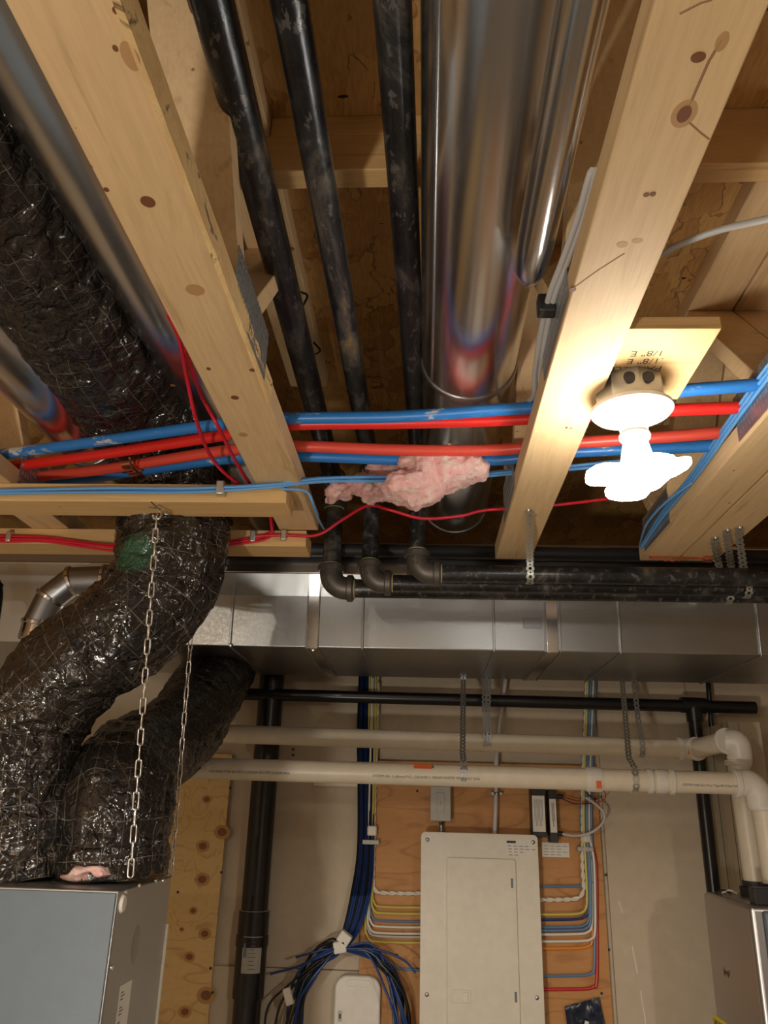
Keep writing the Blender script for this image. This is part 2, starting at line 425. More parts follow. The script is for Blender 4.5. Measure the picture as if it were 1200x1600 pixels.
MAT['yellowcable'] = pex('yellow_jacket', srgb(206, 192, 92), .0)
MAT['bluecable'] = pex('blue_jacket', srgb(92, 128, 168), .0)
MAT['orangecable'] = pex('orange_jacket', srgb(226, 136, 40), .0)
MAT['darkred'] = pex('red_armour_jacket', srgb(190, 44, 44), .0)
MAT['netblue'] = pex('network_blue', srgb(20, 58, 120), .0)
MAT['netblack'] = pex('network_black', srgb(18, 20, 26), .0)
MAT['ply_pale'] = ply('pale_plywood', srgb(222, 190, 130), srgb(186, 142, 84), 'X', .55, 7.5)
MAT['ply_brown'] = ply('brown_plywood', srgb(196, 142, 84), srgb(158, 104, 56), 'X', .12, 3.4)
MAT['ply_grey'] = wood('weathered_panel', srgb(190, 176, 152), 'Z', .3)
MAT['wool'] = pink_wool()
MAT['concrete'] = plain('concrete', srgb(150, 144, 134), .85)
MAT['navy'] = plain('navy_wrapper', (.008, .014, .035, 1), .25)
MAT['foil'] = galv('foil_tape', (.8, .8, .8, 1), .16, .4)
n = N('lit_panel'); n.b.inputs['Emission Color'].default_value = (1, .955, .87, 1); n.b.inputs['Emission Strength'].default_value = BULB
MAT['lit'] = n.set(Base_Color=(1, 1, 1, 1))

# ================================================================== SETTING
FL = -H; WALL = 2.94; CEIL = .984
bm = BM(); box(bm, -3.2, 3.4, -3.6, 3.2, FL-.1, FL); struct('floor', bm, MAT['concrete'])
bm = BM(); box(bm, -3.2, 3.4, -3.6, 3.2, CEIL, CEIL+.018); struct('ceiling', bm, MAT['osb'])
bm = BM(); box(bm, -3.2, 3.4, WALL, WALL+.12, FL, CEIL)
struct('wall_back', bm, MAT['drywall'])
for (a, b) in ((U(312, 1300, y=WALL).x, None),): pass
bm = BM(); box(bm, -3.3, -3.2, -3.6, 3.2, FL, CEIL); struct('wall_left', bm, MAT['drywall'])
bm = BM(); box(bm, 3.4, 3.5, -3.6, 3.2, FL, CEIL); struct('wall_far_right', bm, MAT['drywall'])
bm = BM(); box(bm, -3.2, 3.4, -3.7, -3.6, FL, CEIL); struct('wall_front', bm, MAT['drywall'])
# short plank-clad return wall at the right
bm = BM(); xr = U(1100, 1200, y=WALL).x
box(bm, xr, xr+.10, 2.66, WALL, FL, .29)
struct('wall_right', bm, MAT['ply_grey'])
bm = BM()
for yy in (2.83, 2.72): box(bm, xr-.0008, xr+.001, yy, yy+.003, FL, .29)
tag(link('trim_1', bm, MAT['ink'], smooth=False), kind='structure')
# drywall sheets standing in front of the back wall, with screws
def sheet(px0, px1, ztop, zbot, label, scr, mat='drywall', y0=2.926, th=.0125, name='drywall_sheet', cat='drywall'):
    x0 = U(px0, 1300, y=y0).x; x1 = U(px1, 1300, y=y0).x
    t = thing(name, label, cat, ((x0+x1)/2, y0, zbot))
    bm = BM(); box(bm, x0, x1, y0, y0+th, zbot, ztop); bev(link('board', bm, MAT[mat], t), .001)
    for sx, sy in scr:
        p = U(sx, sy, y=y0); bm = BM(); lathe(bm, [(0, .0002), (.0045, .0002), (.0045, -.0012), (.002, -.0016), (0, -.001)], p, (0, 1, 0), 12)
        link('screw', bm, MAT['ink'], t)
    return t
ZS = -.505
sheet(385, 572, .70, ZS, 'beige drywall sheet between the black stack and the brown plywood', [(458, 1171), (458, 1180), (570, 1070), (567, 1103), (572, 1075)])
sheet(340, 571, ZS-.003, FL+.01, 'lower drywall sheet under the horizontal joint behind the cable coil', [])
sheet(945, 1094, .70, FL+.01, 'tall beige drywall sheet right of the brown plywood', [(940+1, 1375), (951, 1484), (947, 1367)])
# pale plywood sheet behind the hung cabinet
t = sheet(150, 352, U(350, 1178, y=2.91).z, FL+.01, 'pale knotty plywood sheet behind the hanging grey cabinet', [(360, 1231), (346, 1363), (329, 1513), (332, 1551), (278, 1394)], 'ply_pale', 2.912, .012, 'plywood_sheet', 'plywood')
kn = plain('plywood_knot', srgb(128, 84, 48), .6); kh = plain('knot_halo', srgb(186, 140, 84), .6)
for px, py, r_ in ((323, 1249, 8), (347, 1300, 13), (317, 1322, 11), (316, 1374, 12), (302, 1423, 7), (320, 1459, 10), (296, 1495, 9), (322, 1555, 14), (289, 1581, 10), (284, 1452, 4)):
    p = U(px, py, y=2.912)
    for rr_, m_, o_ in ((r_*.0024*.75, kh, .0002), (r_*.0024*.42, kn, .0005)):
        bm = BM(); k_ = 18; vs_ = [bm.verts.new((p.x+rr_*1.25*math.cos(2*math.pi*i/k_)*(1+.2*noise.noise(Vector((i*.7, px, 0)))), 2.912-o_, p.z+rr_*math.sin(2*math.pi*i/k_))) for i in range(k_)]
        vb_ = [bm.verts.new((v.co.x, 2.9121, v.co.z)) for v in vs_]; bm.faces.new(vs_); bm.faces.new(vb_[::-1])
        for i in range(k_): bm.faces.new((vs_[i], vb_[i], vb_[(i+1) % k_], vs_[(i+1) % k_]))
        bmesh.ops.recalc_face_normals(bm, faces=bm.faces); link('knot', bm, m_, t, smooth=False)
sh = [o for o in C.objects if o.get('label', '').startswith('tall beige drywall')][0]
for (a_, b_) in (((967, 1408), (973, 1426)), ((988, 1478), (996, 1520)), ((1001, 1548), (1011, 1610))):
    bm = BM(); tube(bm, [U(*a_, y=2.9258), U(*b_, y=2.9258)], .0022, 6); link('scuff', bm, MAT['paper'] if a_[0] != 1008 else MAT['drywall_seam'], sh)
# brown plywood backboard
t = sheet(568, 938, U(650, 1190, y=2.908).z, FL+.01, 'orange-brown plywood backboard around the breaker panel', [(588, 1240), (652, 1236), (930, 1248), (940, 1552), (620, 1492)], 'ply_brown', 2.908, .016, 'plywood_backboard', 'plywood')

# ================================================================== FLOOR TRUSSES
def truss(x0, x1, y0, y1, label, joints, group='open web floor trusses'):
    t = thing('floor_truss', label, 'truss', ((x0+x1)/2, (y0+y1)/2, .578))
    bm = BM(); box(bm, x0, x1, y0, y1, .578, .616)
    if label.startswith('wide left'):
        # waney bark edge along the right arris
        pass
    bev(link('bottom_chord', bm, MAT['truss'], t), .002)
    bm = BM(); box(bm, x0, x1, y0, y1, .946, .9838); bev(link('top_chord', bm, MAT['truss'], t), .002)
    for j in joints:
        for s in (-1, 1):
            a = Vector((0, j+s*.022, .617)); b = Vector((0, j+s*.285, .945)); d = (b-a).normalized(); nn = Vector((0, -d.z, d.y))*.019
            bm = BM(); vs = []
            for xx in (x0, x1):
                for q in (a-nn, a+nn, b+nn, b-nn):
                    q = Vector((xx, q.y, min(.9455, max(.6165, q.z)))); vs.append(bm.verts.new(q))
            for q in ((0,1,2,3), (7,6,5,4), (0,4,5,1), (1,5,6,2), (2,6,7,3), (3,7,4,0)): bm.faces.new([vs[i] for i in q])
            bmesh.ops.recalc_face_normals(bm, faces=bm.faces)
            bev(link('web', bm, MAT['truss'], t), .0015)
        for xs, sgn in ((x0, -1), (x1, 1)):
            bm = BM(); xx = xs+sgn*.0005
            box(bm, min(xx, xx+sgn*.001), max(xx, xx+sgn*.001), j-.075, j+.125, .584, .664)
            npl = link('nail_plate', bm, MAT['plate'], t, smooth=False); bm = BM()
            for r in range(5):
                for k in range(17):
                    y = j-.070+k*.0112+(.005 if r % 2 else 0); z = .593+r*.0155
                    box(bm, xx+sgn*.0010-.0004, xx+sgn*.0010+.0008, y, y+.0038, z, z+.008)
            link('plate_teeth', bm, MAT['strap'], npl, smooth=False)
    return t
truss(-.330, -.241, -2.6, 1.640, 'floor truss left of the gas pipes, wide pale bottom chord with bark edge', (-.93, -.33, .27, .87))
truss(.171, .258, -2.6, 1.84, 'floor truss beside the lit bulb, bright bottom chord with dark knots', (-.93, -.33, .27, .87, 1.47))
truss(.521, .608, -2.6, 1.84, 'floor truss right of the bulb with light blue cables along its side', (-.73, -.13, .47, 1.07, 1.66))
truss(.612, .700, -2.6, 1.84, 'outer floor truss doubled against its neighbour at the right edge', (-.73, -.13, .47, 1.07, 1.66))
truss(-.905, -.817, -2.6, 1.84, 'floor truss at the far left edge, behind the blue and red pipes', (-.33, .27, .87, 1.47))
# splinters / bark on the left truss chord (part of that chord's look)
lt = [o for o in C.objects if o.get('label', '').startswith('floor truss left of the gas')][0]
def bark():
    n = N('bark_edge'); q = n.noise(n.coord((1, .35, 1)), 30, 5, .7, 1)
    col = n.ramp(q.outputs[0], [(.42, srgb(226, 188, 130)), (.57, srgb(240, 206, 148)), (.64, srgb(140, 112, 80)), (.74, srgb(76, 62, 50))]); n.bump(q.outputs[0], .6, .004)
    return n.set(Base_Color=col, Roughness=.7)
bm = BM(); M = 170
g0 = []
for k in range(M+1):
    y = -.2+1.25*k/M; q = noise.noise(Vector((0, y*9, 3))); q2 = noise.noise(Vector((2, y*40, 3)))
    dx = .0015+.004*max(0, q)+.0015*q2
    fd = min(1, (M-k)/30); dx *= fd; q2 *= fd
    g0.append([bm.verts.new((-.241+a, y, z)) for a, z in ((-.004, .5774-.001), (dx*.6, .5775+.002), (dx+.001, .597+.003*q2), (.001+dx*.3, .615), (-.002, .6175))])
for k in range(M):
    for j in range(4): bm.faces.new((g0[k][j], g0[k+1][j], g0[k+1][j+1], g0[k][j+1]))
bmesh.ops.recalc_face_normals(bm, faces=bm.faces); bmesh.ops.solidify(bm, geom=bm.faces[:], thickness=.001)
tag(link('bark_strip', bm, bark(), lt), 'rough splintered bark edge')
knot_m = plain('wood_knot', srgb(120, 74, 44), .6); knot_p = plain('pale_knot', srgb(184, 144, 98), .6); crack_m = plain('wood_scar', srgb(150, 112, 78), .7)
rt = [o for o in C.objects if o.get('label', '').startswith('floor truss beside the lit')][0]
def knot(parent, px, py, rx, ry, m, seed=0):
    c = U(px, py, z=.578); bm = BM(); k_ = 20
    a = [bm.verts.new((c.x+rx*math.cos(2*math.pi*i/k_)*(1+.3*noise.noise(Vector((i, seed, px)))), c.y+ry*math.sin(2*math.pi*i/k_)*(1+.25*noise.noise(Vector((i, py, seed)))), .5774 if m is knot_m else .5777)) for i in range(k_)]
    b = [bm.verts.new((v.co.x, v.co.y, .5781)) for v in a]; bm.faces.new(a[::-1]); bm.faces.new(b)
    for i in range(k_): bm.faces.new((a[i], b[i], b[(i+1) % k_], a[(i+1) % k_]))
    bmesh.ops.recalc_face_normals(bm, faces=bm.faces); link('knot', bm, m, parent, smooth=False)
for q in ((231, 315, .0075, .0080, knot_m), (305, 453, .0115, .011, knot_p), (180, 16, .0022, .003, knot_m), (180, 75, .0022, .003, knot_m), (203, 88, .007, .014, knot_p), (166, 296, .0028, .003, knot_m), (270, 602, .004, .003, knot_m), (326, 576, .003, .004, knot_m), (367, 621, .006, .006, knot_m), (380, 679, .008, .008, knot_p), (395, 578, .005, .004, knot_m)):
    knot(lt, *q[:5]) if q[4] is knot_m else knot(lt, q[0], q[1], q[2], q[3], q[4], 3)
for q in ((1069, 178, .006, .009, knot_m), (1069, 178, .011, .015, knot_p), (1091, 89, .006, .005, knot_m), (1128, 65, .005, .009, knot_p), (1010, 304, .003, .003, knot_m), (1020, 303, .003, .003, knot_m), (972, 382, .006, .005, knot_p), (996, 376, .006, .004, knot_p), (895, 452, .004, .004, knot_m), (885, 668, .0022, .003, knot_m)):
    knot(rt, *q[:5])
for pts_, w_ in ((((1128, 62), (1108, 95), (1088, 140), (1072, 178)), .0026), (((1075, 190), (1095, 208), (1108, 218)), .0016), (((976, 396), (935, 422), (893, 452)), .0022), (((1113, 0), (1095, 5), (1062, 22)), .0018)):
    bm = BM(); tube(bm, [U(a, b, z=.5778)+Vector((0, 0, w_-.0002)) for a, b in pts_], w_, 12); link('crack', bm, crack_m, rt)
# strongback through the trusses
for a, b, lab in ((-.815, .998, 'flat strongback plank crossing above the pipes and ducts'),):
    t = thing('strongback', lab, 'wood', (.1, .907, .878))
    bm = BM(); box(bm, a, b, .889, .926, .878, .9455); bev(link('plank', bm, MAT['board'], t), .0015)
    bm = BM(); box(bm, .26, .52, .889, .926, .9457, .983)
    bev(link('packer', bm, MAT['board'], t), .001)
    bm = BM(); box(bm, -.24, .17, .889, .926, .9457, .983)
    bev(link('packer', bm, MAT['board'], t), .001)
bm = BM(); box(bm, .2585, .385, .885, 1.075, .597, .6163)
blk = thing('blocking', 'wooden block with black stamped lettering above the lamp holder', 'wood', (.39, .98, .6165))
bev(link('plank', bm, MAT['board'], blk), .0015)
for i, s in enumerate(('1/8" E', '.1/8" E', 'PARALLE', '1x8 TJ')):
    p = U(1040-i*2, 548+i*12, z=.5968)
    text('stamp', s, .019, (p.x, p.y, .5970), (-1, .04, 0), (0, 1, 0), MAT['ink'], blk)
# boards under the trusses (left)
def board(px1, y0, y1, z0, label, x0=-1.9):
    x1 = U(px1, 800, z=z0).x
    t = thing('ledger_board', label, 'wood', ((x0+x1)/2, (y0+y1)/2, z0))
    bm = BM(); box(bm, x0, x1, y0, y1, z0, z0+.0375); bev(link('plank', bm, MAT['board'], t), .002)
    return t
b1 = thing('ledger_board', 'upper wooden board carrying the light blue cables, chain hook in it', 'wood', (-1.0, 1.415, .540))
bm = BM(); box(bm, -1.9, -.268, 1.374, 1.456, .540, .5775); bev(link('plank', bm, MAT['board'], b1), .002)
b2 = thing('ledger_board', 'lower wooden board carrying the red cables, left of the iron elbows', 'wood', (-1.0, 1.66, .540))
bm = BM(); box(bm, -1.9, -.268, 1.640, 1.722, .540, .5775); bev(link('plank', bm, MAT['board'], b2), .002)
# pen mark on the upper board
bm = BM()
for a, b in (((236, 784), (258, 805)), ((232, 792), (252, 795))):
    tube(bm, [U(*a, z=.5398), U(*b, z=.5398)], .0012, 6)
link('pen_mark', bm, MAT['ink'], b1)

# ================================================================== ROUND DUCTS IN THE BAYS
def round_duct(name, label, path, r, rings, cat='duct', taper=None, mat='galv_round'):
    t = thing(name, label, cat, path[0]); bm = BM(); hollow(bm, path, r, .001, 64); link('pipe', bm, MAT[mat], t)
    for c, ax in rings:
        bm = BM(); ring_at(bm, c, ax, r, .014, .003, 64); link('coupling', bm, MAT['galv'], t)
    return t
t = round_duct('round_duct', 'large shiny round duct right of the gas pipes with the bulb reflected in it', [(.078, -2.6, .789), (.078, 2.02, .789)], .088, [((.078, 1.265, .789), (0, 1, 0)), ((.078, 2.0, .789), (0, 1, 0))])
bm = BM(); tube(bm, [(.078+.0885*math.sin(-.9), -2.6, .789-.0885*math.cos(-.9)), (.078+.0885*math.sin(-.9), 1.25, .789-.0885*math.cos(-.9))], .0022, 6)
link('seam', bm, MAT['galv'], t)
bm = BM(); tube(bm, [(.078, 2.022, .789), (.078, 2.023, .789)], [.086, .086], 48); link('end_cap', bm, MAT['galv_dark'], t)
t = thing('branch_duct', 'narrow round duct tucked between the large duct and the right truss', 'duct', (.131, .5, .66))
bm = BM(); hollow(bm, [(.134, -2.6, .662), (.134, .78, .662), (.134, .84, .664), (.136, .87, .672)], [.0235, .0235, .0225, .016], .001, 40); link('pipe', bm, MAT['galv_round'], t)
bm = BM(); ring_at(bm, (.134, -.4, .662), (0, 1, 0), .0235, .010, .0018, 40); link('coupling', bm, MAT['galv'], t)
xl = U(278, 500, z=.8).x
round_duct('round_duct', 'long round duct left of the wide truss, beside the black flexible duct', [(xl, -2.6, .80), (xl, 2.1, .80)], .074, [((xl, 1.62, .80), (0, 1, 0))])
p = U(28, 600, z=.8)
round_duct('round_duct', 'short round duct at the far left edge behind the red and blue pipes', [(p.x+.115, -2.6, .74), (p.x+.115, 1.9, .74)], .068, [((p.x+.115, 1.50, .74), (0, 1, 0))])

# ================================================================== GAS PIPES (black iron)
R = .021
def elbow(parent, corner, a, b, r=R, k=.036):
    """90 degree cast elbow at a corner, arms along a and b, with banded collars"""
    c = Vector(corner); a = Vector(a).normalized(); b = Vector(b).normalized(); o = c+(a+b)*k
    pts = [c+a*(k+.012)]
    for i in range(9):
        th = math.pi/2*i/8; pts.append(o-b*k*math.cos(th)-a*k*math.sin(th)) 
    pts.append(c+b*(k+.012))
    bm = BM(); tube(bm, pts, r*1.22, 24)
    for d in (a, b):
        ring_at(bm, c+d*(k+.010), d, r*1.18, .016, .0065, 28)
        ring_at(bm, c+d*(k+.017), d, r*1.05, .006, .0050, 28)
    o1 = link('elbow', bm, MAT['fitting'], parent)
    for d in (a, b):
        bm = BM(); ring_at(bm, c+d*(k+.0215), d, r, .003, .0022, 24)
        q = link('thread_band', bm, MAT['dope'], parent)
def gas(label, x, ytop, yd, zt, zl, xd, xend, tex, R=.021):
    t = thing('gas_pipe', label, 'pipe', (x, yd, zl))
    bm = BM(); tube(bm, [(x, -2.6, zt), (x, .3, zt), (x*.5+xd*.5, yd*.55, zt), (xd, yd-.058, zt)], R, 28); link('upper_run', bm, MAT['iron'], t)
    elbow(t, (xd, yd, zt), (0, -1, 0), (0, 0, -1), R, .036*R/.021)
    bm = BM(); tube(bm, [(xd, yd, zt-.05), (xd, yd, zl+.05)], R, 28); link('drop', bm, MAT['iron'], t)
    elbow(t, (xd, yd, zl), (0, 0, 1), (1, 0, 0), R, .036*R/.021)
    bm = BM(); tube(bm, [(xd+.05, yd, zl), (xend, yd, zl)], R, 28); link('lower_run', bm, MAT['iron'], t)
    for q, s in enumerate(tex):
        text('casting_mark', s, .012, (xd-.020, yd-.0274, zl+.030-q*.016), (1, 0, 0), (0, 0, 1), MAT['fitting'], t, .0008)
gas('gas pipe nearest the left truss, dropping to the leftmost iron elbow', -.230, 0, 1.92, .800, .520, -.243, 1.9, ('CHINA', ' O Y', ' J 3'), .024)
gas('middle gas pipe, dropping to the smaller middle iron elbow', -.152, 0, 1.86, .800, .519, -.139, 1.9, (' O Y', ' F 3'))
gas('gas pipe beside the large round duct, dropping to the rightmost elbow', -.045, 0, 1.775, .800, .520, -.020, 1.9, (' O U K', '  3 1'))
# thin conduit behind the first pipe
bm = BM(); tube(bm, [(-.268, -2.6, .87), (-.268, 1.60, .87)], .0135, 20)
tag(link('copper_line', bm, MAT['iron']), 'thinner dark pipe running along behind the left gas pipe', 'pipe')
# zip / wire bits near the pipes
for (a, b, c_) in (((466, 455), (480, 462), (472, 480)), ((490, 535), (500, 548), (486, 556))):
    P = cat_rom([U(a[0], a[1], z=.90), U(b[0], b[1], z=.88), U(c_[0], c_[1], z=.90)], 6)
    bm = BM(); tube(bm, P, .0022, 8); tag(link('wire_hook', bm, MAT['black_plastic']), ('upper' if a[1] < 500 else 'lower')+' bent wire hook holding the left gas pipe to the floor above', 'hook')

# ================================================================== MAIN DUCTS (rectangular)
t = thing('flat_duct', 'shallow rectangular duct behind the iron elbows reflecting the wood', 'duct', (.4, 2.09, .565))
x0 = U(236, 900, y=1.99).x
bm = BM(); box(bm, x0, 2.2, 2.005, 2.250, .583, .668); bev(link('body', bm, MAT['galv_round'], t), .004, 3)
for px in (645, 1165):
    xx = U(px, 900, y=1.93).x
    bm = BM(); box(bm, xx-.018, xx+.018, 2.001, 2.254, .579, .672); bev(link('foil_tape', bm, MAT['foil'], t), .003)
trunk = thing('trunk_duct', 'big rectangular galvanised trunk duct crossing below the pipes with the bulb reflected', 'duct', (.3, 2.52, .432))
bm = BM(); box(bm, -2.2, 2.2, 2.262, 2.785, .432, .680)
bmesh.ops.subdivide_edges(bm, edges=bm.edges[:], cuts=0)
bev(link('body', bm, MAT['galv'], trunk), .004, 3)
def seam(px, w, tilt=0, foil=False):
    xx = U(px, 980, y=2.26).x; bm = BM()
    if foil:
        box(bm, xx-w/2, xx+w/2, 2.2588, 2.2625, .4290, .683); box(bm, xx-w/2, xx+w/2, 2.2590, 2.786, .4288, .4325)
    else:
        box(bm, xx-w/2, xx+w/2, 2.2545, 2.2625, .4290, .683); box(bm, xx-w/2, xx+w/2, 2.2560, 2.786, .4275, .4325)
    bev(link('foil_tape' if foil else 'drive_seam', bm, MAT['foil'] if foil else MAT['galv'], trunk), .0015)
for px in (362, 567, 771, 967, 1183): seam(px, .006)
for px in (489, 862): seam(px, .034, foil=True)
for px in (480, 498, 850, 874): seam(px, .004)
# corner rivets
for px, py in ((360, 1008), (489, 1015)):
    p = U(px, py, y=2.2545); bm = BM(); lathe(bm, [(0, -.004), (.004, -.003), (.006, 0), (0, 0)], p, (0, 1, 0), 16); link('rivet', bm, MAT['chain'], trunk)
p = U(832, 974, y=2.2605); bm = BM(); box(bm, p.x-.028, p.x+.026, 2.2598, 2.263, p.z-.016, p.z+.014)
bev(link('patch', bm, MAT['galv_dark'], trunk), .001)
# the sheet front leans forward slightly at its top
for o in trunk.children:
    for v in o.data.vertices:
        if v.co.y+2.52 < 2.30: v.co.y -= v.co.z*.10
# dark foam-wrapped tube along the flat duct
bm = BM(); P = [( -1.6, 1.966, .640), (-.3, 1.966, .638), (.4, 1.966, .633), (1.9, 1.966, .628)]
tube(bm, cat_rom(P, 30), .0175, 20, rf=lambda a, L: 1+.02*math.sin(L*900))
tag(link('foam_tube', bm, MAT['rubber']), 'black ribbed foam-wrapped tube lying along the flat duct', 'pipe')
# adjustable round elbow at the left of the trunk duct
t = thing('duct_elbow', 'brownish adjustable metal elbow bending down behind the black duct', 'duct', U(150, 905, y=2.12))
pts = [U(230, 906, y=2.12), U(165, 906, y=2.12), U(113, 908, y=2.12), U(78, 935, y=2.12), U(58, 975, y=2.12), U(52, 1000, y=2.12)]
for i in range(len(pts)-1):
    bm = BM(); hollow(bm, [pts[i], pts[i+1]], .040, .001, 40); link('gore', bm, MAT['galv_dark'], t)
    if 0 < i:
        bm = BM(); ring_at(bm, pts[i], (pts[i+1]-pts[i-1]), .0405, .012, .004, 40); link('bead', bm, MAT['galv_round'], t)
bm = BM(); tube(bm, [pts[4]*.9+pts[3]*.1, pts[5]], .0415, 40, rf=lambda a, L: 1+.05*noise.noise(Vector((a*2, L*60, 0)))); link('foil_tape', bm, MAT['foil'], t)
# dark pipe end at left edge
t = thing('pipe_stub', 'dark grey pipe end at the left picture edge beside the trunk duct', 'pipe', U(-8, 935, y=2.05))
bm = BM(); tube(bm, cat_rom([U(-20, 905, y=2.05), U(-12, 925, y=2.05), U(-18, 975, y=2.05)], 6), .028, 20); link('pipe', bm, MAT['abs'], t)
bm = BM(); ring_at(bm, U(-14, 914, y=2.05), (0, 0, 1), .028, .012, .004); link('bead', bm, MAT['abs'], t)

# ================================================================== INSULATED FLEX DUCTS
def flexduct(label, pts, r, seed, fold=.10, n=16, seg=84, part_collar=None):
    P = cat_rom(pts, n)
    # resample evenly
    L = [0]
    for i in range(1, len(P)): L.append(L[-1]+(P[i]-P[i-1]).length)
    m = int(L[-1]/.006); Q = []
    j = 0
    for k in range(m+1):
        s = L[-1]*k/m
        while j < len(L)-2 and L[j+1] < s: j += 1
        Q.append(P[j].lerp(P[j+1], (s-L[j])/max(1e-9, L[j+1]-L[j])))
    def rf(a, l):
        x, y = math.cos(a), math.sin(a)
        f1 = noise.noise(Vector((x*1.1+seed, y*1.1, l*16)))
        f2 = noise.noise(Vector((x*2.2, y*2.2+seed, l*38+x*1.5)))
        f3 = noise.noise(Vector((x*5, y*5, l*30+seed*3)))
        f4 = noise.noise(Vector((x*12, y*12+seed, l*85)))
        rid = 1-2.2*abs(f2)
        crease = max(0, 1-5*abs(noise.noise(Vector((x*1.6+seed, y*1.6, l*13+x*1.2)))))
        return 1+fold*(.60*f1+.42*min(.5, rid)-.05+.35*f3+.18*f4-.42*crease)
    rr = []
    for k in range(len(Q)):
        s = L[-1]*k/(len(Q)-1); e = min(s, L[-1]-s)
        rr.append(r(s/L[-1]) if callable(r) else r)
    t = thing('insulated_flexible_duct', label, 'duct', Q[-1])
    bm = BM(); tube(bm, Q, rr, seg, uv=True, rf=rf); link('jacket', bm, MAT['flex'], t, ang=3.0)
    return t
HT = -.140    # top of the hanging cabinet
p1 = [(-.625, -2.6, .80), (-.625, -1, .80), (-.622, .3, .80), (-.618, .9, .80), (-.610, 1.28, .785), (-.575, 1.50, .735),
      (-.545, 1.555, .64), U(272, 830, y=1.555), U(258, 905, y=1.55), U(205, 975, y=1.53), U(120, 1040, y=1.53), U(55, 1115, y=1.54), U(34, 1200, y=1.545), U(28, 1290, y=1.55), U(26, 1378, y=1.55)]
f1 = flexduct('crinkled black insulated duct coming down between two boards to the cabinet', p1, lambda s: .110 if s < .70 else (.104 if s > .90 else .110+.016*math.sin(math.pi*(s-.70)/.20)-.006*(s-.70)/.20), 1.3, .14)
f1.children[0].data.materials[0] = flex(U(214, 866, y=1.455)-ROOT[f1.name])
p2 = [U(345, 1045, z=.440), U(322, 1080, y=2.46), U(292, 1130, y=2.22), U(250, 1168, y=2.02), U(213, 1190, y=1.82), U(192, 1220, y=1.64), U(182, 1262, y=1.58), U(176, 1320, y=1.58), U(172, 1372, y=1.58)]
f2 = flexduct('rounded black insulated duct at the right of the pair on the cabinet', p2, lambda s: .118-.014*min(1, s*1.4), 5.7, .12)
# collar on the cabinet under the right duct
# ---- pink insulation showing at the cabinet top
def wool_blob(name, label, blobs, vox=.005, disp=.02, thin=.5):
    bm = BM()
    for (c, r) in blobs:
        M = Matrix.Translation(c) @ Matrix.Diagonal((r[0], r[1], r[2], 1))
        bmesh.ops.create_icosphere(bm, subdivisions=3, radius=1, matrix=M)
    o = link(name, bm, MAT['wool'], None, ang=3.0)
    rm = o.modifiers.new('remesh', 'REMESH'); rm.mode = 'VOXEL'; rm.voxel_size = vox; rm.use_smooth_shade = True
    for ns, st in ((.035, disp), (.012, disp*.45)):
        tx = bpy.data.textures.new('fluff', 'CLOUDS'); tx.noise_scale = ns; tx.noise_depth = 3
        d = o.modifiers.new('fluff', 'DISPLACE'); d.texture = tx; d.strength = st; d.mid_level = .5
    return tag(o, label, 'insulation')
B = []
for px, py, rx, rz in ((688, 742, 52, 27), (640, 768, 42, 22), (596, 766, 34, 18), (562, 764, 22, 10), (534, 774, 20, 7), (517, 780, 10, 4), (735, 735, 26, 20), (650, 785, 30, 12), (600, 738, 30, 8),
                       (660, 730, 40, 18), (700, 725, 40, 14), (580, 775, 20, 10), (668, 760, 34, 26)):
    B.append((U(px, py-6, y=(1.395 if px >= 635 else 1.47)+random.uniform(-.012, .012)), (rx*1.08/840, .030+.0005*rx, rz*1.22/840)))
wool_blob('insulation_tuft', 'torn pink fibreglass tuft hanging among the pipes under the large duct', B, .0045, .028)
B = [(U(x, y, y=1.475), (rx/850, .02, rz/850)) for x, y, rx, rz in ((128, 1362, 16, 6), (112, 1369, 18, 4), (150, 1357, 20, 5), (160, 1366, 14, 5), (120, 1374, 22, 3))]
wool_blob('insulation_scrap', 'pink fibreglass scrap poking out under the duct on the cabinet', B, .004, .014)

# ================================================================== HANGING CABINET (air exchanger)
t = thing('air_exchanger', 'grey steel ventilation cabinet hung by chains at the lower left', 'ventilator', (-.85, 1.545, -.80))
X1 = -.502
bm = BM(); box(bm, -1.25, X1, 1.402, 1.690, -.80, HT); bev(link('case', bm, MAT['hrv_side'], t), .003)
bm = BM(); box(bm, -1.25, X1-.003, 1.398, 1.4025, -.80, HT-.004); bev(link('front_panel', bm, MAT['hrv_front'], t), .0015)
bm = BM(); box(bm, X1, X1+.004, 1.688, 1.694, -.80, HT-.085); link('white_trim', bm, MAT['white_plastic'], t, smooth=False)
p = U(190, 1412, x=X1); bm = BM(); lathe(bm, [(0, .006), (.010, .005), (.013, .001), (.013, 0), (0, 0)], p, (1, 0, 0), 20)
for v in bm.verts: v.co.z = p.z+(v.co.z-p.z)*1.15
link('grommet', bm, MAT['white_plastic'], t)
for q in ((196, 1394), (174, 1512), (243, 1376), (254, 1376), (217, 1384)):
    p = U(q[0], q[1], x=X1); bm = BM(); lathe(bm, [(0, .003), (.0035, .0025), (.0045, 0), (0, 0)], p, (1, 0, 0), 12); link('screw', bm, MAT['chain'], t)
a = U(188, 1541, x=X1); b = U(200, 1541, x=X1)
bm = BM(); box(bm, X1, X1+.0008, a.y, b.y+.016, a.z-.11, a.z); link('rating_label', bm, MAT['paper'], t, smooth=False)
for i in range(4):
    bm = BM()
    for k in range(3): box(bm, X1+.0008, X1+.0011, a.y+.006, a.y+.006+(.018 if k == 1 else .012), a.z-.012-i*.022-k*.005, a.z-.010-i*.022-k*.005)
    link('printed_lines', bm, MAT['inkgrey'], t, smooth=False)
